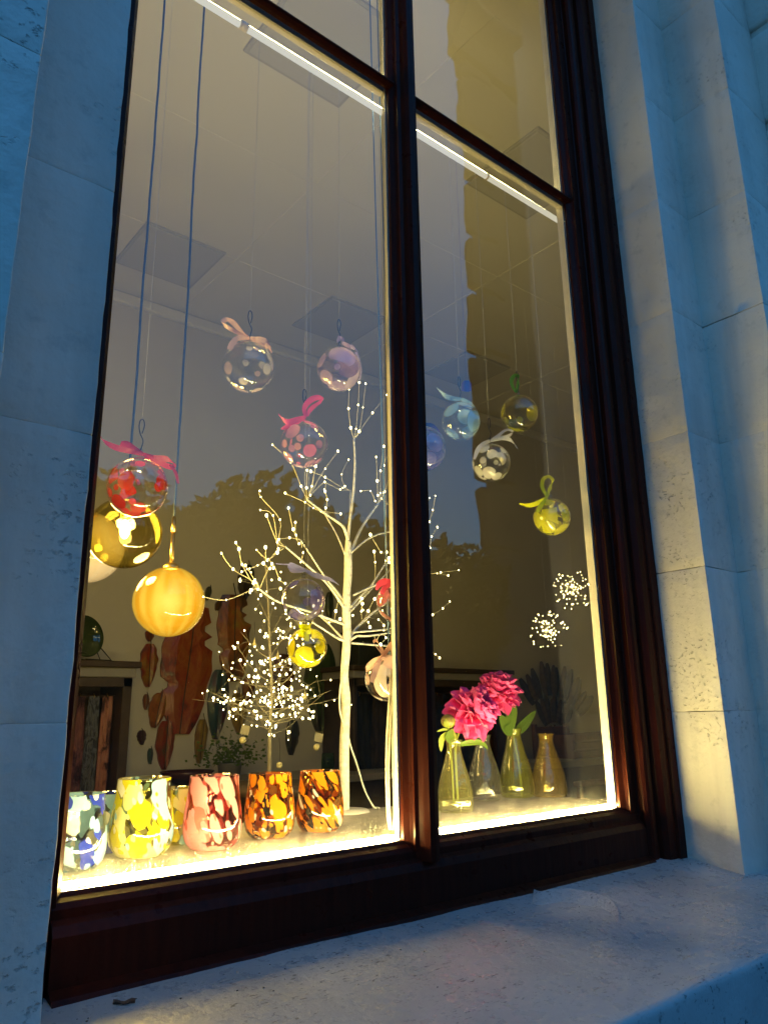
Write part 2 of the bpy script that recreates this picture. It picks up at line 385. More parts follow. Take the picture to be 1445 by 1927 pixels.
def mosaic_glass(name, palette, scale=26, stretch=(1, 1, 0.55), seed=0.0, clear=(0.9, 0.88, 0.8), swirl=0.5, fill=0.6):
    """tumbler glass: flakes of coloured frit melted in two layers, twisted while blowing; palette entries of None stay clear"""
    m, nt, out = newmat(name)
    t = nt.nodes.new('ShaderNodeTexCoord'); sepp = N(nt, 'ShaderNodeSeparateXYZ'); nt.links.new(t.outputs['Object'], sepp.inputs[0])
    rot = N(nt, 'ShaderNodeVectorRotate', rotation_type='Z_AXIS'); nt.links.new(t.outputs['Object'], rot.inputs['Vector'])
    nt.links.new(mth(nt, 'MULTIPLY', sepp.outputs['Z'], swirl*12), rot.inputs['Angle'])
    mp = nt.nodes.new('ShaderNodeMapping'); mp.inputs['Scale'].default_value = stretch; mp.inputs['Location'].default_value = (seed*3.1, seed*1.7, seed*2.3); nt.links.new(rot.outputs[0], mp.inputs['Vector'])
    nz = noise_n(nt, mp.outputs[0], 45, 2); w = nt.nodes.new('ShaderNodeVectorMath'); w.operation = 'MULTIPLY_ADD'; w.inputs[1].default_value = (0.014,)*3
    nt.links.new(nz.outputs['Color'], w.inputs[0]); nt.links.new(mp.outputs[0], w.inputs[2])
    n = len(palette); res = None; resc = None
    for k, (sc_, lo_, hi_) in enumerate(((scale*0.72, 0.30, fill), (scale*1.35, 0.16, 0.46))):
        vo = N(nt, 'ShaderNodeTexVoronoi', inp={'Scale': sc_, 'Randomness': 0.9}); nt.links.new(w.outputs[0], vo.inputs['Vector'])
        sep = N(nt, 'ShaderNodeSeparateColor'); nt.links.new(vo.outputs['Color'], sep.inputs[0])
        pal = palette[k*2:] + palette[:k*2]
        rc = ramp(nt, [(i/n, p or clear) for i, p in enumerate(pal)], 'CONSTANT'); ra = ramp(nt, [(i/n, (1, 1, 1) if p else (0, 0, 0)) for i, p in enumerate(pal)], 'CONSTANT')
        for q in (rc, ra): nt.links.new(sep.outputs[0], q.inputs['Fac'])
        rad = mth(nt, 'MULTIPLY_ADD', sep.outputs[1], hi_-lo_); rad.node.inputs[2].default_value = lo_
        em = N(nt, 'ShaderNodeMapRange', inp={'From Min': 0.0, 'From Max': 0.05}); nt.links.new(mth(nt, 'SUBTRACT', rad, vo.outputs['Distance']), em.inputs['Value'])
        f = mth(nt, 'MULTIPLY', em.outputs[0], ra.outputs['Color'])
        if res is None: res, resc = f, rc.outputs['Color']
        else:
            resc = mixc(nt, f, resc, rc.outputs['Color']); res = mth(nt, 'MAXIMUM', res, f)
    fac = mth(nt, 'MULTIPLY', res, 0.95)
    tr = N(nt, 'ShaderNodeBsdfTransparent', inp={'Color': c4(clear)})
    gl = N(nt, 'ShaderNodeBsdfGlossy', inp={'Color': (1, 1, 1, 1), 'Roughness': 0.03})
    df = N(nt, 'ShaderNodeBsdfDiffuse'); tl = N(nt, 'ShaderNodeBsdfTranslucent'); t2 = N(nt, 'ShaderNodeBsdfTransparent')
    for q in (df, tl, t2): nt.links.new(resc, q.inputs['Color'])
    body = mixs(nt, 0.15, mixs(nt, 0.55, df.outputs[0], tl.outputs[0]), t2.outputs[0])
    s = mixs(nt, fac, tr.outputs[0], body)
    nt.links.new(mixs(nt, fresnel(nt, 1.5), s, gl.outputs[0]), out.inputs[0]); return m

def satin(name, col):
    m, nt, out = newmat(name)
    b = N(nt, 'ShaderNodeBsdfPrincipled', inp={'Base Color': c4(col), 'Roughness': 0.42, 'Sheen Weight': 0.05, 'Specular IOR Level': 0.25})
    tl = N(nt, 'ShaderNodeBsdfTranslucent', inp={'Color': c4(col)})
    nt.links.new(mixs(nt, 0.3, b.outputs[0], tl.outputs[0]), out.inputs[0]); return m

STONE = stone_mat(); SILL = sill_mat(); FRAME = frame_mat(); WGLASS = window_glass_mat()
CREAM = plain('cream_gloss_paint', (0.78, 0.72, 0.60), 0.4, var=0.06, vscale=25, bump=0.12, bscale=40)
LEDGE = plain('white_ledge_paint', (0.52, 0.49, 0.42), 0.35, var=0.22, vscale=45, bump=0.3, bscale=160)
CEIL = plain('ceiling_paint', (0.76, 0.74, 0.70), 0.9, var=0.02, vscale=1.2, bump=0.05, bscale=8)
WALLP = plain('interior_wall_paint', (0.64, 0.60, 0.48), 0.9, var=0.04, vscale=2)
WIRE = plain('black_hook_wire', (0.02, 0.02, 0.022), 0.4, metal=0.6)
THREAD = plain('nylon_thread', (0.62, 0.62, 0.58), 0.4)
CORD = plain('navy_braided_cord', (0.03, 0.045, 0.10), 0.75)
BRASS = plain('brushed_brass', (0.62, 0.42, 0.16), 0.32, metal=1.0)
CLEAR = thin_glass('clear_blown_glass', (0.96, 0.965, 0.95), 1.5, 0.01, rim=(0.6, 0.58, 0.5))
WOODD = plain('dark_stained_wood', (0.060, 0.036, 0.022), 0.5, var=0.25, vscale=14)
WOODM = plain('brown_wood', (0.20, 0.095, 0.040), 0.5, var=0.25, vscale=14)
BARK = plain('white_paper_wrapped_stem', (0.78, 0.76, 0.70), 0.7, var=0.22, vscale=70, bump=0.6, bscale=90)
LEDM = emit('led_diffuser', LED_COL, LED_STR)
ALU = plain('white_aluminium_channel', (0.75, 0.74, 0.70), 0.4)
FAIRY = emit('fairy_light_bulb', (1.0, 0.80, 0.34), 20.0, 'NONE')
FWIRE = plain('thin_pale_wire', (0.72, 0.66, 0.46), 0.4)

# ================================================================== SETTING
def rounded_block(x0, x1, y0, y1, z0, z1, rr=0.006, step=0.035, amp=0.0018, amp_fine=0.0009, maxn=26):
    """stone block with soft, slightly wandering edges"""
    def axis(a, b):
        L = b-a; n = max(1, min(maxn, int((L-2*rr)/step)))
        return [a, a+rr*0.35] + [a+rr+(L-2*rr)*i/n for i in range(n+1)] + [b-rr*0.35, b]
    ax = (axis(x0, x1), axis(y0, y1), axis(z0, z1))
    idx = {}; vs_ = []; fs = []
    lo = Vector((x0+rr, y0+rr, z0+rr)); hi = Vector((x1-rr, y1-rr, z1-rr))
    def vid(i, j, k):
        key = (i, j, k)
        if key not in idx:
            p = Vector((ax[0][i], ax[1][j], ax[2][k]))
            c = Vector([min(max(p[q], lo[q]), hi[q]) for q in range(3)])
            d = p-c
            if d.length > 1e-9: p = c + d.normalized()*rr
            nrm = d.normalized() if d.length > 1e-9 else Vector((0, 0, 0))
            w = noise.noise(p*6)*amp + noise.noise(p*26 + Vector((3, 7, 1)))*amp_fine*2 + noise.noise(p*70)*amp_fine
            idx[key] = len(vs_); vs_.append(p + nrm*w)
        return idx[key]
    nx, ny, nz = len(ax[0]), len(ax[1]), len(ax[2])
    for i in range(nx-1):
        for j in range(ny-1):
            for k, flip in ((0, 1), (nz-1, 0)):
                q = (vid(i,j,k), vid(i+1,j,k), vid(i+1,j+1,k), vid(i,j+1,k)); fs.append(q[::-1] if flip else q)
    for i in range(nx-1):
        for k in range(nz-1):
            for j, flip in ((0, 0), (ny-1, 1)):
                q = (vid(i,j,k), vid(i+1,j,k), vid(i+1,j,k+1), vid(i,j,k+1)); fs.append(q[::-1] if flip else q)
    for j in range(ny-1):
        for k in range(nz-1):
            for i, flip in ((0, 1), (nx-1, 0)):
                q = (vid(i,j,k), vid(i,j+1,k), vid(i,j+1,k+1), vid(i,j,k+1)); fs.append(q[::-1] if flip else q)
    m = MB(); m.add(vs_, fs); return m

# street and pavement
MB().box(-60, 80, -60, 40, -0.30, -0.12).build('street', plain('asphalt', (0.05, 0.05, 0.052), 0.85, var=0.2, vscale=40, bump=0.3, bscale=200))['kind'] = 'structure'
MB().box(-60, 80, -3.2, -0.36, -0.12, 0.0).build('pavement', plain('paving', (0.24, 0.23, 0.22), 0.8, var=0.15, vscale=6, bump=0.2))['kind'] = 'structure'

# the room behind the window
GROOVE = plain('ceiling_joint', (0.50, 0.48, 0.44), 0.9)
RX0, RX1, RY0, RY1, RZ0, RZ1 = -0.9, 7.2, 0.30, 2.88, 0.0, 4.0
tag(MB().box(RX0, RX1, RY0-0.25, RY1, RZ0-0.05, RZ0).build('room_floor', plain('timber_floor', (0.16, 0.10, 0.06), 0.45, var=0.2, vscale=8)), kind='structure')
ce = MB()                                                       # ceiling of plaster sheets with cover strips
ce.box(RX0, RX1, RY0-0.25, RY1, RZ1, RZ1+0.12)
ceil = ce.build('room_ceiling', CEIL); ceil['kind'] = 'structure'
for y in (0.78, 1.42, 2.18):
    MB().bbox(RX0, RX1, y-0.012, y+0.012, RZ1-0.0025, RZ1+0.01, 0.001).build('cover_strip', CEIL, ceil)
for x in (0.45, 1.70, 2.95, 4.2):
    MB().bbox(x-0.012, x+0.012, RY0-0.02, RY1-0.01, RZ1-0.0035, RZ1+0.01, 0.001).build('cover_strip', CEIL, ceil)
wb = MB().box(RX0, RX1, RY1, RY1+0.15, RZ0, RZ1).build('back_wall', WALLP); wb['kind'] = 'structure'
MB().bbox(RX0, RX1, RY1-0.035, RY1+0.01, RZ1-0.07, RZ1-0.003, 0.01).build('cornice', CEIL, wb)
# projecting chimney breast on the wall that carries the leaf plates
MB().box(RX0-0.15, RX0, RY0-0.25, RY1, RZ0, RZ1).build('side_wall_left', WALLP)['kind'] = 'structure'
MB().box(RX1, RX1+0.15, RY0-0.25, RY1, RZ0, RZ1).build('side_wall_right', WALLP)['kind'] = 'structure'

# ------------------------------------------------------------------ the stone building the window belongs to
bld = thing('stone_building', 'pale painted stone building front around the shop window', 'building')
LX, RXE = 0.28, 1.744               # opening between the inner reveals
LF, RF = 0.139, 1.903               # outer step of the surround
Y1, Y2 = -0.205, -0.372             # plane of the inner step, plane of the facade
courses = [-0.12, 0.22, 0.565, 0.905, 1.235, 1.597, 1.937, 2.285, 2.63, 2.975, 3.32, 3.665, 4.05]
gp = 0.0
for i in range(len(courses)-1):
    z0, z1 = courses[i]+gp, courses[i+1]-gp
    if z1 < 1.2:                    # wall under the sill
        rounded_block(-1.6, 0.9, Y2, 0.0, z0, z1, 0.006, 0.12, maxn=8).build('stone_block', STONE, bld, True)
        rounded_block(0.9, 3.4, Y2, 0.0, z0, z1, 0.006, 0.12, maxn=8).build('stone_block', STONE, bld, True)
        continue
    rounded_block(LF-0.05, LX, Y1, 0.052, z0, z1, 0.0018, 0.022).build('stone_block', STONE, bld, True)
    rounded_block(-0.62, LF, Y2, -0.06, z0, z1, 0.0018, 0.03).build('stone_block', STONE, bld, True)
    rounded_block(-1.6, -0.622, Y2, -0.06, z0, z1, 0.008, 0.12).build('stone_block', STONE, bld, True)
    rounded_block(RXE, RF+0.06, Y1, 0.052, z0, z1, 0.0016, 0.03).build('stone_block', STONE, bld, True)
    rounded_block(RF, 2.137, Y2, -0.06, z0, z1, 0.0016, 0.03).build('stone_block', STONE, bld, True)
    # rusticated pilaster beyond: chamfered joints
    rounded_block(2.137, 2.75, Y2-0.16, -0.06, z0+0.012, z1-0.012, 0.016, 0.04).build('stone_block', STONE, bld, True)
    rounded_block(2.15, 2.74, Y2-0.13, -0.07, z1-0.03, z1+0.03, 0.004, 0.1).build('joint_bed', STONE, bld, True)
    rounded_block(2.752, 3.4, Y2, -0.06, z0, z1, 0.006, 0.12).build('stone_block', STONE, bld, True)
rounded_block(-1.6, 3.4, Y1-0.1, 0.055, 4.052, 4.6, 0.01, 0.2).build('lintel', STONE, bld, True)
MB().box(-1.6, 8.0, -0.05, 0.05, 4.602, 6.5).build('upper_wall', STONE, bld)
MB().box(-1.6, 8.0, 0.052, 3.2, 4.602, 4.9).build('roof', STONE, bld)
MB().box(-1.6, LF-0.052, -0.058, 0.05, 1.2, 4.05).build('wall_core', STONE, bld)
MB().box(RF+0.062, 8.0, -0.058, 0.05, -0.1, 4.05).build('wall_core', STONE, bld)
MB().box(-1.6, 2.0, 0.002, 0.05, -0.1, 1.234).build('wall_core', STONE, bld)

# sill: sloped, worn front arris, standing proud of the facade
def sill():
    prof = [(-0.05, 1.272), (-0.435, 1.216)]
    m = MB(); nx = 150; pts = []
    x0, x1 = -0.5, 2.9
    ys = [-0.03, -0.05, -0.075] + [-0.10 - 0.32*i/30 for i in range(31)] + [-0.426, -0.431, -0.4345, -0.436, -0.4365, -0.437, -0.437, -0.437]
    drop = {-0.426: 0.0008, -0.431: 0.002, -0.4345: 0.0045, -0.436: 0.0085}
    for i in range(nx+1):
        x = x0 + (x1-x0)*i/nx
        for j, y in enumerate(ys):
            z = 1.2725 + (y+0.05)*0.145
            z -= drop.get(y, 0)
            if j == len(ys)-4: z = 1.203
            if j == len(ys)-3: z = 1.18
            if j == len(ys)-2: z = 1.15
            if j == len(ys)-1: z = 1.10
            w = noise.noise(Vector((x*5, y*6, 0)))*0.0022 + noise.noise(Vector((x*22, y*22, 5)))*0.0008
            yy = y + (noise.noise(Vector((x*9, z*3, 2)))*0.0025 if y < -0.42 else 0)
            pts.append((x, yy, z + (w if j < len(ys)-4 else 0)))
    n = len(ys); fs = []
    for i in range(nx):
        for j in range(n-1):
            fs.append((i*n+j, i*n+j+1, (i+1)*n+j+1, (i+1)*n+j))
    m.add(pts, fs); return m
so = sill().build('window_sill', SILL, bld, True)
so['label'] = 'chalky white painted sill with worn speckles and peeling patch'
def sill_z(x, y): return 1.2725 + (y+0.05)*0.145 + noise.noise(Vector((x*5, y*6, 0)))*0.0022 + noise.noise(Vector((x*22, y*22, 5)))*0.0008
# lifted flake of old paint by the frame
fl = MB(); A = []; B = []
edge = crom([(1005, 1687), (1020, 1690), (1060, 1683), (1100, 1684), (1140, 1688), (1158, 1697), (1166, 1708)], 5)
for k, (px, py) in enumerate(edge):
    p = PZ(px, py, 1.264); z = sill_z(p.x, p.y)
    lift = 0.009*math.sin(math.pi*min(1, 0.25+k/len(edge)*0.8))
    A.append((p.x, p.y, z+0.001+lift)); q = PZ(px-4, py+17, 1.26); B.append((q.x, q.y, sill_z(q.x, q.y)-0.0005))
fl.strip(A, B); n0 = len(A)
fl.strip([(a[0], a[1], a[2]-0.0012) for a in A], B)
fl.build('paint_flake', SILL, so)

# ------------------------------------------------------------------ the window
win = thing('shop_window', 'tall dark mahogany painted window with four panes and a central mullion', 'window')
GX0, GXM, GXM2, GX1 = 0.349, 0.937, 1.010, 1.597
GZ0, GZT, GZTOP = 1.386, 3.008, 3.985
jr = [(GX1, 0.0), (GX1, -0.006), (GX1+0.010, -0.014), (GX1+0.013, -0.020), (GX1+0.013, -0.024), (GX1+0.040, -0.024), (GX1+0.043, -0.027), (GX1+0.043, -0.040),
      (GX1+0.048, -0.047), (GX1+0.056, -0.050), (GX1+0.068, -0.050), (GX1+0.070, -0.046), (GX1+0.078, -0.046), (GX1+0.080, -0.056), (GX1+0.090, -0.066), (GX1+0.104, -0.068), (GX1+0.118, -0.068), (GX1+0.120, -0.074), (GX1+0.16, -0.074), (GX1+0.16, -0.001), (GX1+0.01, -0.001)]
MB().prism_z(jr, 1.255, 4.05).build('jamb', FRAME, win)
jl = [(GX0+0.004, 0.0), (GX0+0.004, -0.008), (GX0-0.004, -0.018), (GX0-0.006, -0.024), (GX0-0.012, -0.024), (GX0-0.018, -0.044), (GX0-0.1, -0.044), (GX0-0.1, -0.001)]
MB().prism_z([(x, y) for x, y in jl], 1.255, 4.05).build('jamb', FRAME, win)
ml = [(GXM, 0.0), (GXM, -0.007), (GXM+0.007, -0.016), (GXM+0.010, -0.022), (GXM+0.010, -0.027), (GXM+0.017, -0.030), (GXM+0.021, -0.040), (GXM+0.026, -0.049), (GXM+0.0365, -0.051)]
mp = ml + [(2*(GXM+0.0365)-x, y) for x, y in ml[::-1][1:]]
MB().prism_z(mp, 1.352, 4.05).build('mullion', FRAME, win)
# transom bars
tz = [(-0.001, GZT), (-0.010, GZT), (-0.018, GZT+0.003), (-0.021, GZT+0.007), (-0.019, GZT+0.013), (-0.010, GZT+0.018), (-0.001, GZT+0.02)]
MB().prism_x(tz, GX0-0.003, GXM+0.01).build('transom', FRAME, win)
MB().prism_x(tz, GXM2-0.01, GX1+0.01).build('transom', FRAME, win)
# bottom rail: bead, ovolo and deep apron
bz = [(0.0, GZ0), (-0.006, GZ0), (-0.011, GZ0-0.006), (-0.020, GZ0-0.010), (-0.026, GZ0-0.017), (-0.026, GZ0-0.028), (-0.034, GZ0-0.034), (-0.040, GZ0-0.046), (-0.040, 1.283), (-0.056, 1.276), (-0.066, 1.262), (-0.066, 1.24), (-0.001, 1.24)]
MB().prism_x(bz, GX0-0.012, GX1+0.0425).build('bottom_rail', FRAME, win)
# panes
for nm, xa, xb, za, zb in (('lower', GX0, GXM, GZ0, GZT), ('lower', GXM2, GX1, GZ0, GZT), ('upper', GX0, GXM, GZT+0.02, GZTOP), ('upper', GXM2, GX1, GZT+0.02, GZTOP)):
    MB().box(xa-0.003, xb+0.003, 0.001, 0.005, za-0.003, zb+0.003).build('pane', WGLASS, win)
# cream painted inner faces of jambs, mullion and transoms
def inner_upright(x0, x1, dp):
    m = MB()
    n = 60
    rings = []
    prof = [(x0, 0.006), (x0, 0.014), (x0+0.0025, 0.0155), (x0+0.0025, dp-0.002), (x1, dp), (x1, 0.006)]
    for i in range(n+1):
        z = 1.378 + (4.0-1.378)*i/n
        rings += [(x + noise.noise(Vector((x, z*14, 3)))*0.0009, y, z) for x, y in prof]
    k = len(prof); fs = []
    for i in range(n):
        for j in range(k):
            fs.append((i*k+j, i*k+(j+1) % k, (i+1)*k+(j+1) % k, (i+1)*k+j))
    m.add(rings, fs); return m
inner_upright(GX1, GX1+0.12, 0.031).build('inner_lining', CREAM, win)
inner_upright(GXM, GXM2, 0.020).build('inner_lining', CREAM, win)
MB().bbox(GX0-0.12, GX0-0.002, 0.006, 0.04, 1.378, 4.0, 0.002).build('inner_lining', CREAM, win)
for xa, xb in ((GX0, GXM-0.0005), (GXM2+0.0005, GX1-0.0005)):
    MB().bbox(xa, xb, 0.006, 0.022, GZT-0.007, GZT+0.022, 0.003).build('inner_bead', CREAM, win)
# interior reveal boards and the display ledge
LZ = 1.383
led = MB().bbox(0.201, GX1+0.119, 0.0055, 0.43, LZ-0.035, LZ, 0.003).build('display_ledge', LEDGE)
tag(led, 'white painted display ledge inside the window carrying glassware', 'shelf')
# LED batten across the window head; the glass balls are tied to it
rod = thing('led_batten', 'pale LED batten across the window head with threads tied to it', 'led strip')
RODY, RODZ = 0.062, 3.014
MB().tube([(0.21, RODY, RODZ), (0.6, RODY, RODZ-0.001), (1.0, RODY, RODZ-0.002), (GX1+0.118, RODY, RODZ)], 0.0075, 14).build('tube', emit('batten_diffuser', (1.0, 0.91, 0.68), 0.74), rod, True)
MB().tube([(0.588, RODY, RODZ), (0.606, RODY, RODZ)], 0.0098, 14).build('sleeve', CREAM, rod, True)
MB().tube([(1.34, RODY, RODZ), (1.346, RODY, RODZ)], 0.0090, 14).build('sleeve', CREAM, rod, True)
MB().box(0.22, GX1+0.11, RODY-0.003, RODY+0.003, RODZ+0.0058, RODZ+0.0076).build('diode_tape', emit('batten_diodes', (1.0, 0.79, 0.30), BATTEN_STR), rod)

# LED channels on the ledge behind the bottom beads
for xa, xb, lab in ((GX0+0.002, GXM-0.004, 'glowing LED strip along the ledge in front of the colourful tumblers'), (GXM2+0.006, GX1-0.003, 'glowing LED strip along the ledge in front of the bottle vases')):
    t = thing('led_strip', lab, 'led strip', loc=(0, 0, 0))
    MB().bbox(xa, xb, 0.0085, 0.0205, LZ+0.0005, LZ+0.004, 0.0008).build('channel', ALU, t)
    MB().box(xa+0.001, xb-0.001, 0.0095, 0.0195, LZ+0.0035, LZ+0.0095).build('diffuser', LEDM, t)

# ------------------------------------------------------------------ across the street (seen mirrored in the panes)
SOOT = plain('weathered_facade', (0.09, 0.085, 0.08), 0.95, spec=0.0, var=0.12, vscale=2)
DARKW = plain('unlit_window_glass', (0.02, 0.022, 0.025), 0.3, spec=0.2)
ob = thing('corner_building', 'tall dark stone building across the street with notched quoins and cornice', 'building', 'buildings across the street', (14.4, -12, -0.12))
def part(o, m, name, mat, smooth=False):
    ob_ = m.build(name, mat, None, smooth); ob_.parent = o; ob_.matrix_parent_inverse = Matrix.Translation(-Vector(o.location)); return ob_
part(ob, MB().prism_z([(14.42, -12.0), (28.5, -24), (120, -24), (120, -12)], -0.12, 24), 'wall', SOOT)
z = 0.0; k = 0
while z < 21.3:
    part(ob, MB().bbox(14.20, 15.6, -12.25, -11.92, z+0.02, z+1.75, 0.11), 'quoin', SOOT); z += 1.9; k += 1
part(ob, MB().prism_x([(-12.0, 21.3), (-11.75, 21.4), (-11.6, 21.9), (-11.2, 22.4), (-11.0, 22.6), (-11.0, 23.0), (-12.0, 23.0)], 13.7, 120), 'cornice', SOOT)
part(ob, MB().bbox(13.45, 120, -12.0, -10.9, 23.0, 23.5, 0.1), 'cornice', SOOT)
for ix in range(4):
    for iz in range(5):
        x = 17.5+ix*3; zz = 2.0+iz*4.0
        wdw = part(ob, MB().bbox(x, x+1.4, -12.1, -11.97, zz, zz+2.4, 0.02), 'window', DARKW)
lb = thing('terrace_building', 'low dark parapet building across the street with a shallow roof', 'building', 'buildings across the street', (4, -14, -0.12))
part(lb, MB().prism_z([(-26, -12.4), (14.3, -12.4), (27.5, -23.6), (-26, -23.6)], -0.12, 5.2), 'wall', SOOT)
part(lb, MB().bbox(-26.2, 12.6, -12.7, -12.1, 5.15, 5.45, 0.05), 'parapet', SOOT)
part(lb, MB().prism_x([(-12.8, 5.2), (-17, 6.6), (-21.5, 5.2)], -26, 11.6), 'roof', SOOT)
for ix in range(8):
    part(lb, MB().bbox(-22+ix*4.4, -20.4+ix*4.4, -12.5, -12.38, 1.2, 3.6, 0.02), 'window', DARKW)

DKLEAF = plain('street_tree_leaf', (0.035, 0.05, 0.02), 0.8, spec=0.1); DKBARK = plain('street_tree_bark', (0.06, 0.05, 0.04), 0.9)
for lab, tx, ty, zt_, rad_ in (('broad dark street tree before the low building', 3.6, -11.2, 5.75, 2.3), ('taller domed dark street tree next to the broad one', 6.9, -11.0, 6.1, 1.7), ('small dark street tree beside the domed one', 9.4, -11.3, 5.7, 1.7), ('dark street tree beside the corner building', 11.9, -11.2, 5.5, 1.5), ('dark street tree at the far end of the low building', -0.6, -11.2, 5.7, 2.2)):
    t = thing('street_tree', lab, 'tree', 'trees across the street', (tx, ty, -0.12))
    tb = MB().tube([(0, 0, 0), (0.05, 0, 1.6), (-0.05, 0.1, 3.2), (0.05, 0, zt_-1.2)], [0.17, 0.14, 0.10, 0.04], 8)
    for k in range(6):
        a_ = k*1.05; tb.tube([(0, 0.05, 2.4+0.25*k), (0.6*math.cos(a_), 0.6*math.sin(a_), 3.2+0.25*k), (1.1*math.cos(a_), 1.1*math.sin(a_), 3.9+0.2*k)], [0.06, 0.04, 0.015], 6)
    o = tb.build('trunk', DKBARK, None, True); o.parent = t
    m = MB(); rnd = random.Random(int(tx*10)+90)
    for k in range(4600):
        v = Vector((rnd.gauss(0, 1), rnd.gauss(0, 1), rnd.gauss(0, 1))).normalized()*rnd.random()**0.4
        b = Vector((v.x*rad_, v.y*rad_*0.8, zt_-1.7+v.z*1.75)) + Vector((noise.noise(v*2.5+Vector((tx, 0, 0)))*0.4,)*3)
        d = Vector((rnd.gauss(0, 1), rnd.gauss(0, 1), rnd.gauss(0, 1))).normalized()*0.12; e = d.orthogonal().normalized()*0.06
        m.add([b-d, b+e, b+d, b-e], [(0, 1, 2, 3)])
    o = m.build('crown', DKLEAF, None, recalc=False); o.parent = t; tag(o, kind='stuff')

# ================================================================== PENDANT LAMPS
def opal_mat(name, col, strength, streak):
    m, nt, out = newmat(name)
    v = texco(nt, (1, 1, 0.12)); n = noise_n(nt, v, 26, 3, 0.5)
    sx = N(nt, 'ShaderNodeSeparateXYZ'); nt.links.new(v, sx.inputs[0]); an = mth(nt, 'ARCTAN2', sx.outputs[1], sx.outputs[0])
    rib = mth(nt, 'MULTIPLY_ADD', mth(nt, 'SINE', mth(nt, 'MULTIPLY', an, 13.0)), 0.12); nt.links.new(n.outputs['Fac'], rib.node.inputs[2])
    r = ramp(nt, [(0.36, streak), (0.60, col)]); nt.links.new(rib, r.inputs['Fac'])
    e = N(nt, 'ShaderNodeEmission')
    lw = N(nt, 'ShaderNodeLayerWeight', inp={'Blend': 0.5}); nt.links.new(mixc(nt, mth(nt, 'POWER', mth(nt, 'SUBTRACT', 1.0, lw.outputs['Facing']), 14.0), r.outputs['Color'], (1.0, 0.68, 0.11)), e.inputs['Color']); st_ = N(nt, 'ShaderNodeMapRange', inp={'To Min': strength*1.25, 'To Max': strength*0.55}); nt.links.new(lw.outputs['Facing'], st_.inputs['Value']); nt.links.new(st_.outputs[0], e.inputs['Strength'])
    gl = N(nt, 'ShaderNodeBsdfGlossy', inp={'Roughness': 0.03}); tl = N(nt, 'ShaderNodeBsdfTranslucent', inp={'Color': c4(col)})
    tp_ = N(nt, 'ShaderNodeBsdfTransparent', inp={'Color': (0.5, 0.46, 0.36, 1)}); a = N(nt, 'ShaderNodeAddShader'); nt.links.new(e.outputs[0], a.inputs[0]); nt.links.new(tp_.outputs[0], a.inputs[1])
    gb = N(nt, 'ShaderNodeNewGeometry'); ff = mth(nt, 'MULTIPLY', fresnel(nt, 1.5), mth(nt, 'SUBTRACT', 1.0, gb.outputs['Backfacing']))
    nt.links.new(mixs(nt, ff, a.outputs[0], gl.outputs[0]), out.inputs[0]); return m
BULBGLOW = emit('glowing_filament_bulb', (1.0, 0.72, 0.28), 45.0)
def pendant(label, center, r, gmat, squash, stem, group, bulb=False, cordbow=0.0):
    c = Vector(center); t = thing('pendant_lamp', label, 'lamp', group, c)
    def pt(m, name, mat, smooth=True, par=None):
        o = m.build(name, mat, None, smooth); o.parent = par or t; return o
    prof = [(r*0.17, r*squash*0.985)]
    for i in range(1, 25):
        a = math.pi*(0.055 + 0.945*i/24); rr = r*math.sin(a)
        prof.append((max(rr, 0.0004), r*squash*math.cos(a)))
    globe = pt(MB().lathe(prof, 48, wob=0.025, seed=c.x*10), 'glass_globe', gmat)
    topz = r*squash*0.98
    pt(MB().lathe([(0.004, topz+0.012), (r*0.12, topz+0.010), (r*0.22, topz+0.004), (r*0.24, topz-0.003), (r*0.2, topz-0.006)], 28), 'cap', BRASS)
    pt(MB().tube([(0, 0, topz+0.008), (0, 0, topz+stem)], 0.0045, 10), 'stem', BRASS)
    pt(MB().tube([(0, 0, topz+stem-0.005), (0, 0, topz+stem+0.03)], [0.0058, 0.004], 10), 'cord_grip', BRASS)
    pts = []; z0 = topz+stem+0.02; z1 = 4.0-c.z
    for i in range(70):
        f = i/69; z = z0+(z1-z0)*f
        w = 0.004*noise.noise(Vector((c.x*30, z*4.5, 1))) + 0.0018*noise.noise(Vector((c.x*9, z*17, 4)))
        kink = 0.010*math.exp(-((f-cordbow)/0.012)**2) if cordbow else 0
        pts.append((w*min(1, f*8)-kink, w*0.5, z))
    pt(MB().tube(pts, 0.0028, 8), 'cord', CORD)
    pt(MB().lathe([(0.003, z1-0.03), (0.045, z1-0.028), (0.05, z1-0.003)], 28), 'ceiling_rose', BRASS)
    if bulb:
        b = pt(MB().ball((0, 0, r*0.10), 0.011, 16, 10, (1, 1, 1.9)), 'bulb', BULBGLOW)
        pt(MB().tube([(0, 0, topz), (0, 0, r*0.42)], 0.011, 12), 'lamp_holder', BRASS)
    return t
pA = P(319, 1132, 0.45); rA = 66*scale_at(pA)
pendant('yellow opal glass pendant lamp on a brass stem', pA, rA, opal_mat('yellow_opal_glass', (1.0, 0.57, 0.05), 0.84, (0.90, 0.39, 0.012)), 1.0, 0.085, 'pendant lamps on navy cords')
pB = P(235, 1003, 0.45); rB = 69*scale_at(pB)
OLIVEG = thin_glass('smoky_olive_glass', (0.90, 0.82, 0.42), 1.5, 0.01, rim=(0.50, 0.41, 0.07), boost=1.1)
pendant('smoky olive clear glass pendant lamp with its filament bulb showing', pB, rB, OLIVEG, 0.97, 0.05, 'pendant lamps on navy cords', bulb=True, cordbow=0.73)
pC = P(163, 1030, 0.62); rC = 70*scale_at(pC)
pendant('cream opal glass pendant lamp half hidden behind the smoky olive one', pC, rC, opal_mat('cream_opal_glass', (1.0, 0.70, 0.32), 0.70, (1.0, 0.66, 0.27)), 0.96, 0.06, 'pendant lamps on navy cords')
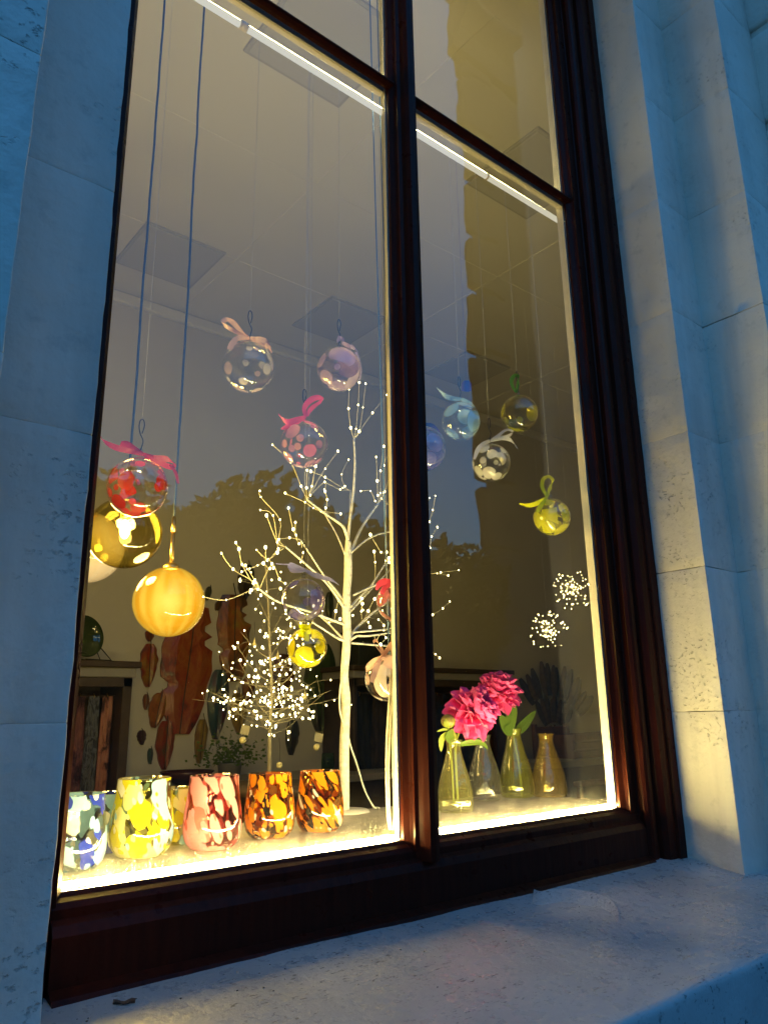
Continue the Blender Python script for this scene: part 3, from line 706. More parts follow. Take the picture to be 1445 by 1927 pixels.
for pos_, w_, so_ in ((pB + Vector((0, 0, rB*0.10 - 0.045)), BULB_W, 0.03), (pA, LAMP_W, rA*0.7), (pC, LAMP_W, rC*0.7)):
    ld = bpy.data.lights.new('lamp_light', 'POINT'); ld.energy = w_; ld.color = (1.0, 0.74, 0.23); ld.shadow_soft_size = so_
    lo = bpy.data.objects.new('lamp_light', ld); COL.objects.link(lo); lo.location = pos_

# ================================================================== GLASS BAUBLES
def ribbon_mesh(paths, Y):
    """paths: lists of (px, py, half width px, width direction in degrees, depth offset in metres)"""
    m = MB()
    for path in paths:
        A = []; B = []
        for x, y, w, ang, dy in crom(path, 6):
            a = R_(ang); dx, dyy = math.cos(a)*w, math.sin(a)*w
            A.append(P(x-dx*0.72, y-dyy*0.72, Y+dy-0.004)); B.append(P(x+dx*0.72, y+dyy*0.72, Y+dy+0.005))
        m.strip(A, B)
    return m
def bauble(label, px, py, d, mat, ribcol, paths, hook=None, thread=True, elong=1.0, Y=0.062, tilt=0.0):
    c = P(px, py, Y); r = d/2*scale_at(c)
    t = thing('glass_bauble', label, 'bauble', 'glass baubles hung in the window', c)
    prof = []
    for i in range(0, 31):
        a = math.pi*(0.06 + 0.94*i/30); prof.append((max(0.0003, r*math.sin(a)), r*elong*math.cos(a)))
    o = MB().lathe(prof, 48, wob=0.02, seed=px*0.37).build('glass_ball', mat, None, True); o.parent = t
    nk = [(r*0.20, r*0.975), (r*0.13, r*1.03), (r*0.085, r*1.10), (r*0.10, r*1.17), (r*0.07, r*1.21), (0.0005, r*1.22)]
    o = MB().lathe(nk, 20, wob=0.1, seed=py).build('glass_neck', CLEAR, None, True); o.parent = t
    lp = [(r*0.09*math.cos(a), 0.0, r*1.27 + r*0.09*math.sin(a)) for a in [2*math.pi*i/16 for i in range(17)]]
    o = MB().tube(lp, r*0.028, 8, False).build('glass_loop', CLEAR, None, True); o.parent = t
    zt = r*1.30
    hk = [(0, 0, zt-0.002), (r*0.05, 0.001, zt+0.006), (r*0.08, 0, zt+0.018), (-r*0.03, 0.001, zt+0.03), (-r*0.09, 0, zt+0.042), (-r*0.06, -0.001, zt+0.053), (r*0.05, 0, zt+0.054), (r*0.09, 0, zt+0.044), (r*0.03, 0, zt+0.030)]
    if hook is not False:
        o = MB().tube([tuple(p) for p in crom(hk, 4)], 0.0009, 6).build('wire_hook', WIRE, None, True); o.parent = t
        zt += 0.055
    z1 = RODZ + 0.007 - c.z
    o = MB().tube([(0, 0, zt-0.001), (0.0006, 0, zt+(z1-zt)*0.5), (0, 0, z1)], 0.00038, 5).build('thread', THREAD, None, True); o.parent = t
    if paths:
        o = ribbon_mesh(paths, Y-0.006).build('ribbon', ribcol, None, True, recalc=False); o.parent = t; o.matrix_parent_inverse = Matrix.Translation(-c)
    return t
S_RED = satin('red_satin', (0.46, 0.012, 0.010)); S_BLUSH = satin('blush_satin', (0.88, 0.58, 0.48)); S_LILAC = satin('lilac_satin', (0.66, 0.54, 0.78))
S_PINK = satin('hot_pink_satin', (0.86, 0.10, 0.26)); S_PERI = satin('periwinkle_satin', (0.24, 0.24, 0.62)); S_LIME = satin('lime_satin', (0.80, 0.86, 0.01))
S_PALE = satin('pale_pink_satin', (0.72, 0.46, 0.42)); S_PURP = satin('purple_satin', (0.13, 0.09, 0.42)); S_BLUE = satin('sky_blue_satin', (0.42, 0.64, 0.90))
S_GREEN = satin('green_satin', (0.14, 0.40, 0.01)); S_WHITE = satin('white_satin', (0.84, 0.84, 0.92))

bauble('clear bauble with red spots and a red satin bow in front of the pendant lamps', 259, 917, 113,
       spotted_glass('red_spot_glass', (0.55, 0.03, 0.04), (0.70, 0.08, 0.09), 13, 0.52, 1.0, rim=(0.75, 0.25, 0.2)), S_RED,
       [[(187, 817, 3, 30, 0.0), (196, 831, 8, 60, -.002), (218, 842, 9, 80, -.004), (245, 849, 7, 85, -.004), (270, 855, 5, 90, 0)],
        [(226, 838, 12, 110, .004), (240, 838, 11, 100, .003), (256, 846, 8, 90, .002), (270, 854, 5, 90, 0)],
        [(270, 855, 5, 90, 0), (292, 862, 8, 80, -.006), (315, 864, 9, 70, -.010), (328, 871, 8, 40, -.006), (324, 879, 7, 100, .004), (303, 872, 8, 95, .008), (272, 858, 5, 90, .002)],
        [(322, 876, 6, 20, -.002), (331, 890, 5, 10, -.002), (336, 910, 3, 0, 0)]])
bauble('clear bauble with peach and white spots and a looped blush ribbon', 468, 691, 97,
       spotted_glass('blush_spot_glass', (0.88, 0.66, 0.54), (0.90, 0.84, 0.76), 12, 0.52, 2.0), S_BLUSH,
       [[(470, 637, 4, 90, 0), (452, 628, 6, 80, -.004), (432, 618, 8, 70, -.008), (419, 609, 8, 60, -.004), (426, 601, 6, 70, .004), (441, 609, 8, 100, .008), (456, 626, 6, 100, .004), (470, 637, 4, 90, 0)],
        [(470, 637, 4, 90, 0), (450, 636, 8, 100, -.006), (438, 646, 8, 30, -.008), (432, 658, 7, 20, -.008)],
        [(471, 637, 4, 90, 0), (488, 639, 8, 90, -.008), (502, 643, 8, 80, -.008), (508, 650, 6, 60, 0), (494, 651, 6, 95, .006), (474, 640, 4, 90, 0)],
        [(500, 648, 5, 120, -.004), (507, 655, 4, 120, -.004), (512, 664, 2, 120, -.004)]])
bauble('milky lilac bauble mottled with round pale patches', 638, 695, 83,
       spotted_glass('lilac_spot_glass', (0.80, 0.60, 0.80), (0.86, 0.70, 0.84), 8, 0.85, 3.0, tint=(0.93, 0.86, 0.93), rim=(0.7, 0.5, 0.7)), S_LILAC,
       [[(634, 642, 5, 90, 0), (640, 636, 7, 60, -.003), (648, 641, 6, 90, 0)],
        [(643, 645, 4, 90, 0), (656, 651, 7, 80, -.005), (668, 655, 7, 60, -.006), (673, 662, 5, 40, -.004)],
        [(670, 662, 4, 10, .01), (675, 682, 5, 0, .012), (678, 698, 4, 0, .012), (676, 715, 3, 0, .012)]])
bauble('clear bauble with pink spots and a hot pink bow above the bare white tree', 572, 836, 90,
       spotted_glass('pink_spot_glass', (0.84, 0.24, 0.36), (0.88, 0.44, 0.50), 12, 0.58, 4.0, rim=(0.8, 0.5, 0.5)), S_PINK,
       [[(575, 784, 4, 0, 0), (573, 768, 6, 10, -.004), (583, 754, 8, 60, -.008), (598, 748, 7, 85, -.006), (607, 754, 6, 120, .002), (596, 761, 5, 80, .008), (584, 771, 6, 30, .006), (577, 784, 4, 0, 0)],
        [(576, 785, 4, 90, 0), (560, 790, 8, 85, -.006), (543, 795, 9, 80, -.008), (531, 789, 9, 60, -.004), (525, 779, 3, 40, 0)],
        [(574, 786, 4, 90, .004), (556, 797, 6, 70, .006), (540, 803, 6, 60, .008), (530, 808, 3, 40, .006)]])
bauble('clear bauble with violet blue patches and a periwinkle ribbon with a long tail', 571, 1129, 82,
       spotted_glass('indigo_spot_glass', (0.17, 0.15, 0.45), (0.30, 0.27, 0.60), 9, 0.68, 5.0, rim=(0.6, 0.55, 0.7)), S_PERI,
       [[(575, 1073, 4, 90, 0), (560, 1068, 7, 90, -.006), (546, 1064, 8, 90, -.006), (544, 1072, 6, 60, 0), (556, 1074, 6, 90, .006), (574, 1074, 4, 90, 0)],
        [(546, 1062, 2, 90, 0), (532, 1062, 1.6, 90, 0), (519, 1061, 1.5, 90, 0)],
        [(575, 1074, 4, 90, 0), (592, 1082, 8, 80, -.006), (612, 1088, 7, 70, -.008), (626, 1092, 6, 60, -.006), (638, 1101, 2, 60, -.004)]])
bauble('small yellow spotted bauble hanging just under the violet blue one', 578, 1219, 75,
       spotted_glass('yellow_spot_glass', (0.88, 0.80, 0.01), (0.90, 0.84, 0.04), 10, 0.62, 6.0, tint=(0.97, 0.96, 0.80), rim=(0.75, 0.70, 0.15)), S_LIME,
       [[(563, 1178, 5, 90, -.004), (574, 1180, 7, 90, -.006), (585, 1178, 5, 90, -.004)], [(566, 1187, 5, 90, -.005), (575, 1191, 8, 90, -.007), (585, 1188, 5, 90, -.004)],
        [(574, 1184, 6, 0, 0), (577, 1198, 7, 0, -.01), (578, 1207, 5, 0, -.016)]], hook=False)
bauble('pink spotted bauble with a coral pink ribbon partly hidden behind the mullion', 748, 1132, 80,
       spotted_glass('coral_spot_glass', (0.70, 0.22, 0.28), (0.74, 0.36, 0.36), 9, 0.60, 7.0, rim=(0.8, 0.5, 0.5)), S_PINK,
       [[(738, 1094, 5, 80, 0), (724, 1094, 8, 70, -.004), (713, 1100, 8, 50, -.006), (708, 1110, 3, 40, -.004)], [(736, 1098, 6, 90, -.004), (724, 1106, 7, 40, -.01), (718, 1118, 5, 20, -.012)]])
bauble('clear bauble with pale pink petal patches and a big pale pink bow', 731, 1276, 88,
       spotted_glass('pale_pink_spot_glass', (0.72, 0.50, 0.48), (0.74, 0.62, 0.60), 7, 0.72, 8.0), S_PALE,
       [[(719, 1236, 4, 90, 0), (712, 1222, 5, 40, -.004), (703, 1209, 4, 60, -.004), (709, 1206, 4, 90, .003), (718, 1222, 5, 0, .004), (720, 1236, 4, 0, 0)],
        [(720, 1236, 4, 0, 0), (728, 1224, 6, 30, -.005), (738, 1210, 6, 30, -.006), (745, 1206, 5, 60, 0)],
        [(718, 1237, 4, 90, 0), (704, 1243, 6, 60, -.006), (692, 1254, 5, 40, -.006), (689, 1262, 4, 90, 0), (697, 1256, 4, 50, .006), (717, 1239, 4, 90, 0)],
        [(720, 1238, 4, 90, 0), (730, 1244, 8, 70, -.006), (742, 1247, 9, 80, -.006)],
        [(716, 1240, 5, 0, -.008), (706, 1262, 8, 20, -.036), (699, 1284, 6, 20, -.040)]])
bauble('purple glass bauble with swirled rings beside the mullion', 795, 845, 88,
       spotted_glass('purple_spot_glass', (0.20, 0.16, 0.50), (0.32, 0.27, 0.62), 8, 0.62, 9.0, tint=(0.72, 0.68, 0.92), rim=(0.4, 0.35, 0.7)), S_PURP,
       [[(798, 799, 5, 90, 0), (812, 803, 9, 90, -.006), (824, 811, 9, 80, -.008), (832, 820, 4, 60, -.006)], [(798, 800, 5, 90, 0), (808, 811, 7, 60, -.01), (814, 822, 4, 50, -.014)]])
bauble('light blue spotted bauble with a pale blue ribbon flying sideways', 867, 793, 73,
       spotted_glass('blue_spot_glass', (0.42, 0.68, 0.92), (0.55, 0.78, 0.94), 8, 0.66, 10.0, tint=(0.90, 0.95, 0.98), rim=(0.5, 0.62, 0.75)), S_BLUE,
       [[(868, 751, 4, 90, 0), (853, 750, 6, 85, -.004), (836, 744, 8, 75, -.006), (822, 730, 3, 60, -.004)], [(868, 751, 4, 90, 0), (880, 757, 7, 80, -.006), (890, 762, 6, 60, -.006), (897, 772, 4, 40, -.004)]])
bauble('olive green glass bauble with a green ribbon loop standing up', 977, 778, 70,
       spotted_glass('olive_spot_glass', (0.66, 0.64, 0.03), (0.58, 0.58, 0.05), 7, 0.6, 11.0, tint=(0.90, 0.87, 0.50), rim=(0.66, 0.62, 0.15)), S_GREEN,
       [[(971, 739, 3, 0, 0), (964, 727, 5, 20, -.003), (962, 716, 6, 40, -.004), (968, 707, 5, 80, 0), (975, 709, 4, 140, .004), (974, 724, 4, 0, .004), (971, 739, 3, 0, 0)]])
bauble('clear bauble with small white dots and a white satin bow', 924, 871, 72,
       spotted_glass('white_spot_glass', (0.90, 0.88, 0.76), (0.92, 0.90, 0.86), 13, 0.56, 12.0), S_WHITE,
       [[(922, 830, 4, 90, 0), (938, 819, 4, 70, -.004), (952, 809, 3, 80, -.004), (964, 812, 3, 130, 0), (957, 820, 4, 80, .004), (924, 829, 4, 90, 0)],
        [(922, 830, 4, 90, 0), (945, 824, 6, 90, -.006), (962, 829, 6, 70, -.008), (973, 844, 2, 30, -.006)],
        [(921, 830, 4, 90, 0), (908, 836, 6, 90, -.004), (898, 848, 6, 40, -.010), (892, 864, 3, 20, -.014)]])
bauble('clear bauble with bright lime yellow spots and a lime ribbon', 1038, 973, 70,
       spotted_glass('lime_spot_glass', (0.92, 0.90, 0.01), (0.95, 0.92, 0.02), 9, 0.72, 13.0), S_LIME,
       [[(1029, 935, 4, 0, 0), (1020, 917, 5, 0, -.003), (1022, 902, 5, 40, -.004), (1032, 897, 4, 90, 0), (1040, 905, 4, 150, .004), (1033, 922, 5, 0, .004), (1029, 935, 4, 0, 0)],
        [(1029, 936, 4, 90, 0), (1012, 946, 6, 70, -.006), (995, 951, 5, 85, -.006), (977, 948, 1.5, 90, -.004)], [(1028, 936, 4, 0, 0), (1016, 954, 6, 30, -.016), (1010, 964, 4, 30, -.02)]], hook=False)
# spare ribbon knot caught on the hook above the blue bauble
kn = MB()
kn.strip([P(x, y-6, 0.11+dy) for x, y, dy in ((868, 727, 0), (874, 722, -.01), (882, 722, -.012), (887, 728, -.004))], [P(x, y+7, 0.11+dy) for x, y, dy in ((868, 729, 0), (874, 730, -.014), (882, 730, -.016), (887, 729, -.004))])
kn.tube([P(878, 722, 0.108), P(877, 700, 0.085), P(876, 690, RODY)] + [Vector((P(876, 690, RODY).x, RODY, RODZ))], 0.0003, 5)
tag(kn.build('ribbon_knot', S_PURP, None, True), 'small dark purple ribbon knot hanging behind the light blue bauble', 'ribbon')

# ================================================================== FAIRY LIGHT TREES
def px_path(pts, Ya, Yb):
    n = len(pts); return [P(x, y, Ya + (Yb-Ya)*i/max(1, n-1)) for i, (x, y) in enumerate(pts)]
def smooth3(pts, n=4):
    return [Vector(p) for p in crom([tuple(p) for p in pts], n)]
TY = 0.395
base = PZ(648, 1528, LZ)
tree = thing('twig_tree', 'tall white paper wrapped twig tree with wire fairy lights on the ledge', 'light tree', None, (base.x, base.y, LZ))
TY = base.y
def tp(m, name, mat, smooth=True, par=None):
    o = m.build(name, mat, None, smooth); o.parent = par or tree; o.matrix_parent_inverse = Matrix.Translation(-Vector(tree.location)); return o
tr_px = [(648, 1530, 10), (648, 1470, 9.6), (648, 1400, 9.2), (651, 1335, 8.2), (650, 1305, 9), (648, 1270, 7.6), (651, 1230, 8.0), (653, 1190, 7.6), (652, 1150, 8.2), (653, 1110, 7.2), (655, 1080, 7.8), (655, 1045, 7.2), (655, 1016, 5.0)]
pp = [P(x, y, TY) for x, y, w in tr_px]; pp[0].z = LZ
tp(MB().tube(smooth3(pp, 4), [w for w in [v[0] for v in crom([(w*scale_at(p),) for (x, y, w), p in zip(tr_px, pp)], 4)]], 14), 'trunk', BARK)
tp(MB().lathe([(0.001, 0.006), (0.055, 0.005), (0.06, 0.0)], 28, (base.x, base.y, LZ)), 'base_plate', ALU)
LEDS = []
def br(pts, w, dY, name='branch'):
    q = smooth3(px_path(pts, TY, TY+dY)); n = len(q); s = scale_at(q[0])
    tp(MB().tube(q, [s*w*(1-0.45*i/n) for i in range(n)], 8), name, BARK); return TY+dY
wires = MB()
def wr(pts, Y, leds=True, jit=0.03, knots=0):
    """a thin wire through pixels with a bulb at each of its listed points"""
    Y2_ = Y + random.uniform(-jit, jit); q = px_path(pts, Y, Y2_)
    wires.tube(smooth3(q, 4), 0.00085, 5)
    for p in q[1:]: LEDS.append(p)
Y = br([(655, 1016), (659, 975), (665, 929), (668, 871), (666, 825)], 3.0, 0.01)
for w in ([(666, 825), (660, 805), (656, 769), (657, 733)], [(666, 825), (670, 807), (674, 762), (676, 720)], [(667, 825), (676, 812), (683, 767), (688, 722)], [(667, 825), (676, 812), (701, 777), (728, 743)]): wr(w, Y)
Y = br([(655, 1018), (650, 1000), (642, 987), (613, 967), (578, 940)], 3.2, -0.08)
for w in ([(578, 939), (567, 915), (547, 870), (513, 837)], [(578, 939), (577, 918), (578, 885)], [(579, 939), (587, 915), (594, 877)], [(579, 938), (612, 882), (636, 849)], [(604, 962), (590, 956), (574, 945), (537, 928)], [(578, 939), (584, 932), (611, 907), (612, 925)]): wr(w, Y)
Y = br([(650, 1045), (640, 1020), (630, 999), (612, 969)], 2.0, 0.06)
for w in ([(612, 968), (613, 956), (616, 940), (610, 921)], [(612, 968), (604, 962), (641, 967)]): wr(w, Y)
Y = br([(658, 1047), (672, 1010), (688, 981), (713, 946)], 3.0, 0.05)
for w in ([(713, 946), (711, 932), (710, 905), (708, 860)], [(713, 946), (716, 928), (716, 886), (722, 840)], [(713, 946), (722, 927), (722, 876), (733, 854)], [(713, 946), (724, 925), (738, 880)], [(713, 946), (706, 943), (697, 924), (679, 924)], [(714, 946), (718, 938), (735, 950), (743, 908)]): wr(w, Y)
Y = br([(657, 1005), (659, 960), (660, 924)], 1.8, 0.10)
for w in ([(660, 924), (645, 918), (612, 898), (585, 887)], [(660, 924), (640, 921), (611, 907)], [(660, 924), (649, 915), (643, 893), (656, 865)]): wr(w, Y)
Y = br([(660, 1142), (675, 1125), (699, 1101), (724, 1062)], 2.4, 0.05)
for w in ([(724, 1062), (726, 1055), (727, 1039), (717, 1039), (697, 1006)], [(724, 1062), (732, 1058), (740, 1040)], [(706, 1090), (706, 1058), (704, 1038)], [(724, 1062), (732, 1050), (738, 1060)]): wr(w, Y)
Y = br([(660, 1150), (690, 1118), (715, 1092), (738, 1068)], 2.0, 0.12)
Y = br([(650, 1135), (630, 1108), (612, 1086), (566, 1016)], 2.6, 0.05)
for w in ([(566, 1016), (563, 1023), (552, 996), (543, 956)], [(566, 1016), (557, 1007), (556, 983)], [(566, 1016), (570, 1040), (566, 1058)], [(566, 1016), (545, 1012), (525, 1015)]): wr(w, Y)
Y = br([(650, 1148), (625, 1110), (600, 1083), (537, 1028)], 2.8, -0.05)
for w in ([(537, 1028), (525, 1015), (527, 978), (491, 935), (489, 924)], [(537, 1028), (524, 1033), (514, 970), (490, 960)], [(537, 1028), (522, 1020), (502, 970)], [(537, 1028), (524, 1033), (505, 1052), (483, 1035)], [(537, 1029), (522, 1040), (503, 1055), (500, 1030)], [(505, 1052), (512, 1061), (508, 1070), (496, 1060)], [(505, 1052), (485, 1064), (470, 1070), (455, 1076)]): wr(w, Y)
Y = br([(648, 1175), (620, 1165), (580, 1150), (545, 1140), (515, 1128), (488, 1108)], 2.8, -0.10)
for w in ([(488, 1108), (479, 1095), (439, 1071), (417, 1041)], [(488, 1108), (477, 1098), (456, 1062), (450, 1033), (444, 1021)], [(486, 1107), (474, 1110), (426, 1129), (383, 1123)], [(488, 1108), (480, 1092), (462, 1064)], [(489, 1108), (512, 1061), (526, 1090), (537, 1098)], [(488, 1108), (483, 1097), (471, 1115)]): wr(w, Y)
Y = br([(647, 1206), (634, 1200), (621, 1192), (588, 1171)], 2.8, -0.03)
for w in ([(590, 1172), (583, 1160), (560, 1165)], [(590, 1172), (577, 1180), (560, 1195)]): wr(w, Y)
Y = br([(648, 1204), (636, 1192), (621, 1176), (603, 1160)], 2.4, 0.05)
for w in ([(612, 1168), (628, 1168), (632, 1150), (637, 1131)], [(606, 1162), (619, 1172), (640, 1165), (664, 1158)], [(604, 1161), (595, 1153), (590, 1140)], [(604, 1161), (607, 1150), (600, 1130)]): wr(w, Y)
Y = br([(658, 1206), (672, 1197), (690, 1197), (735, 1191)], 2.6, -0.04)
for w in ([(715, 1193), (708, 1205), (704, 1196)], [(720, 1193), (726, 1200), (716, 1213)], [(725, 1192), (738, 1186), (755, 1190)]): wr(w, Y)
Y = br([(658, 1200), (668, 1186), (680, 1173), (706, 1150), (738, 1126)], 2.8, 0.04)
for w in ([(682, 1172), (680, 1150), (682, 1127)], [(684, 1170), (693, 1150), (705, 1127), (714, 1117)], [(686, 1168), (695, 1160), (720, 1149)], [(690, 1165), (696, 1180), (693, 1171)], [(690, 1162), (712, 1166), (722, 1177), (722, 1186)], [(700, 1155), (683, 1148), (682, 1136), (681, 1126)]): wr(w, Y)
for pts, dY in (([(665, 1120), (720, 1095), (770, 1085), (806, 1080)], 0.05), ([(662, 1190), (720, 1185), (775, 1175), (812, 1162)], 0.02), ([(660, 1040), (700, 1010), (750, 1000), (800, 1015)], 0.06), ([(662, 1210), (720, 1215), (780, 1218), (812, 1226)], 0.04)):
    br(pts, 2.0, dY)
for w in ([(806, 1080), (829, 1077), (863, 1073)], [(806, 1081), (822, 1079), (843, 1083)], [(812, 1162), (814, 1157), (833, 1145), (846, 1132)], [(800, 1015), (808, 1031), (812, 1010), (823, 992)], [(798, 1014), (808, 982), (814, 960), (819, 933)], [(798, 1014), (803, 960), (808, 937)], [(812, 1226), (819, 1231), (827, 1238)]): wr(w, TY+0.05)
wo = tp(wires, 'twig_wire', FWIRE); tag(wo, kind='stuff')
def led_mesh(pts, r):
    m = MB()
    for p in pts:
        q = random.choice((0.62, 0.8, 0.95, 1.1, 1.45)); m.ball(p, r*q, 7, 5, (1, 1, 1.35))
    return m
bo = tp(led_mesh(LEDS, 0.0021), 'fairy_bulb', FAIRY); tag(bo, kind='stuff')
# its white lead
cab = smooth3([P(x, y, TY+dy) for x, y, dy in ((652, 1250, 0), (641, 1290, -.015), (640, 1340, -.012), (655, 1385, .01), (660, 1405, .012), (672, 1440, .01), (684, 1480, 0), (695, 1505, -.01), (708, 1527, -.01), (714, 1540, -.02))], 5)
cab = [Vector((p.x, p.y, max(p.z, LZ+0.003))) for p in cab]
tp(MB().tube(cab, 0.0022, 8), 'cable', ALU)

# the small dense tree on a plinth further back
SY = 0.95
b2 = P(507, 1475, SY)
pl = thing('display_plinth', 'round dark plinth behind the tumblers with the small light tree on it', 'plinth', None, (b2.x, b2.y, 0))
o = MB().lathe([(0.001, b2.z), (0.16, b2.z), (0.165, b2.z-0.012), (0.15, b2.z-0.03), (0.05, b2.z-0.05), (0.045, 0.06), (0.16, 0.03), (0.17, 0.0)], 36).build('top', WOODD, None, True); o.parent = pl
st = thing('sparkle_tree', 'small bushy tree dense with white fairy lights behind the tumblers', 'light tree', None, b2)
def sp(m, name, mat, smooth=True):
    o = m.build(name, mat, None, smooth); o.parent = st; o.matrix_parent_inverse = Matrix.Translation(-Vector(st.location)); return o
axis = [P(507, 1475, SY), P(508, 1380, SY), P(511, 1290, SY), P(507, 1200, SY), P(504, 1120, SY), P(497, 1040, SY)]
axis[0].z = b2.z
s0 = scale_at(b2)
ax_s = smooth3(axis, 6)
TWIG = plain('grey_brown_twig', (0.34, 0.30, 0.20), 0.7)
sp(MB().tube(ax_s, [s0*(4.0-3.2*i/len(ax_s)) for i in range(len(ax_s))], 10), 'trunk', TWIG)
tw = MB(); L2 = []
arms = []
for i in range(40):
    h = random.random()**1.2
    yy = 1385 - h*260
    reach = (120-66*h)*random.uniform(0.35, 1.05)
    arms.append((yy, reach, random.uniform(0, 2*math.pi), random.uniform(5, 85)))
arms += [(1330, 150, math.pi, 18), (1335, 145, 0.1, 25), (1340, 120, 2.6, 40), (1320, 95, 0.5, 30), (1345, 120, 0.3, 50), (1310, 110, 2.9, 10)]
for yy, reach, a, rise in arms:
    a0 = P(508, yy, SY); L = reach*s0
    # arms spread round the trunk; the image's right is CR
    dirv = (Vector((CR.x, CR.y, 0)).normalized()*math.cos(a) + Vector((CF.x, CF.y, 0)).normalized()*math.sin(a))
    tip = a0 + dirv*L + Vector((0, 0, rise*s0*0.9))
    mid = a0.lerp(tip, 0.5) + Vector((0, 0, -0.012+random.uniform(-.01, .02)))
    q = smooth3([a0, mid, tip], 5); tw.tube(q, [0.0013-0.0008*i/len(q) for i in range(len(q))], 6)
    nb = random.randint(5, 8)
    for k in range(nb):
        f = random.uniform(0.35, 1.0); s_ = q[int(f*(len(q)-1))]
        e = s_ + Vector((random.gauss(0, .028), random.gauss(0, .028), random.gauss(0.006, .026)))
        tw.tube([s_, s_.lerp(e, .5)+Vector((0, 0, .003)), e], 0.0005, 4, False); L2.append(e)
sp(tw, 'branch', TWIG)
bo2 = sp(led_mesh(L2, 0.0023), 'fairy_bulb', FAIRY); tag(bo2, kind='stuff')
# blurred reflections of indoor lights, built as hung bursts of glowing bulbs
for label, px, py, rp, n, yy in (('reflected tiny lights modelled as a starburst, lower beside the feather fan', 1030, 1186, 38, 85, 1.55), ('reflected tiny lights modelled as a starburst, higher close to the right lining', 1078, 1108, 42, 90, 1.75)):
    c = P(px, py, yy); s_ = scale_at(c); t = thing('reflection_burst', label, 'light reflection', 'reflected lights modelled as starbursts', c)
    sp_ = MB(); pts = []
    for k in range(n):
        v = Vector((random.gauss(0, 1), random.gauss(0, 1), random.gauss(0, 1))).normalized()*rp*s_*random.choice((0.35, 0.55, 0.75, 0.9, 1.0))
        sp_.tube([(0, 0, 0), v], 0.0003, 4, False); pts.append(v)
    for k in range(14): pts.append(Vector((random.gauss(0, 1), random.gauss(0, 1), random.gauss(0, 1)))*5*s_)
    o = sp_.build('spokes', FWIRE, None); o.parent = t; tag(o, kind='stuff')
    o = led_mesh(pts, 0.0020).build('fairy_bulb', FAIRY, None, True); o.parent = t; tag(o, kind='stuff')
    o = MB().tube([(0, 0, 0.0), (0, 0, 4.0-c.z)], 0.0005, 5).build('thread', THREAD, None); o.parent = t

# ================================================================== TUMBLERS
def tumbler(label, px, py, wpx, mat, group, hs=1.0, rot=0.0, loc=None):
    c = loc if loc is not None else PZ(px, py, LZ)
    r = (wpx/2*scale_at(c + Vector((0, 0, 0.05)))) if loc is None else wpx
    h = 2.38*r*hs
    t = thing('tumbler', label, 'tumbler', group, c)
    prof = [(0.0005, 0.004), (r*0.55, 0.003), (r*0.68, 0.0015), (r*0.80, 0.006), (r*0.92, h*0.12), (r*0.99, h*0.24), (r, h*0.36), (r*0.975, h*0.5), (r*0.92, h*0.65), (r*0.87, h*0.8), (r*0.845, h*0.92), (r*0.84, h*0.985), (r*0.83, h)]
    prof = [tuple(p) for p in crom(prof, 3)]
    inner = [(r*0.80, h*0.985), (r*0.80, h*0.9), (r*0.83, h*0.78), (r*0.93, h*0.4), (r*0.9, h*0.2), (r*0.7, h*0.10), (0.0005, h*0.085)]
    o = MB().lathe(prof, 44, wob=0.02, seed=px*0.1).build('glass_wall', mat, None, True); o.parent = t
    o2 = MB().lathe([(r*0.83, h), (r*0.815, h*1.004), (r*0.80, h*0.985)] + [tuple(p) for p in crom(inner, 3)], 44).build('inner_wall', CLEAR, None, True); o2.parent = t
    o.rotation_euler.z = rot
    return t
G1 = 'speckled glass tumblers on the ledge'
YG = (0.68, 0.62, 0.02); YL = (0.80, 0.76, 0.38); LB = (0.32, 0.56, 0.86); WH = (0.86, 0.85, 0.80); OR = (0.90, 0.30, 0.012); RD = (0.76, 0.16, 0.15); PK = (0.82, 0.33, 0.38); PK2 = (0.80, 0.36, 0.48); BLK = (0.018, 0.012, 0.008); DB = (0.02, 0.04, 0.46)
BLUEM = mosaic_glass('blue_white_frit', [LB, DB, LB, WH, LB, WH, DB, LB], 44, (1, 1, 0.7), 1.3, (0.80, 0.85, 0.9), 0.2, 0.95)
YELM = mosaic_glass('yellow_blue_frit', [YG, YL, LB, YG, WH, YG, YL, LB], 56, (1, 1, 0.62), 2.1, (0.84, 0.82, 0.50), 0.3, 1.0)
PINKM = mosaic_glass('pink_frit', [PK, RD, PK, PK2, PK, WH, RD, PK], 58, (1, 1, 0.42), 3.4, (0.80, 0.42, 0.42), 0.6, 0.95)
ORM = mosaic_glass('orange_black_frit', [OR, OR, BLK, OR, WH, OR, BLK, OR], 88, (1, 1, 0.6), 4.7, (0.66, 0.42, 0.16), 0.3, 0.85)
ORM2 = mosaic_glass('orange_black_swirl_frit', [OR, OR, BLK, OR, WH, OR, BLK, OR], 74, (1, 1, 0.5), 6.2, (0.66, 0.42, 0.16), 1.2, 0.85)
tumbler('blue and white speckled tumbler at the end against the stone pier', 138, 1637, 112, BLUEM, G1)
tumbler('yellow green speckled tumbler with pale blue flakes', 264, 1611, 116, YELM, G1)
tumbler('pink and red speckled tumbler', 398, 1597, 109, PINKM, G1)
tumbler('orange black speckled tumbler next to the pink one', 506, 1576, 96, ORM, G1)
tumbler('orange black swirled tumbler beside the white tree trunk', 602, 1564, 90, ORM2, G1, rot=1.0)
G2 = 'second row of tumblers on the ledge'
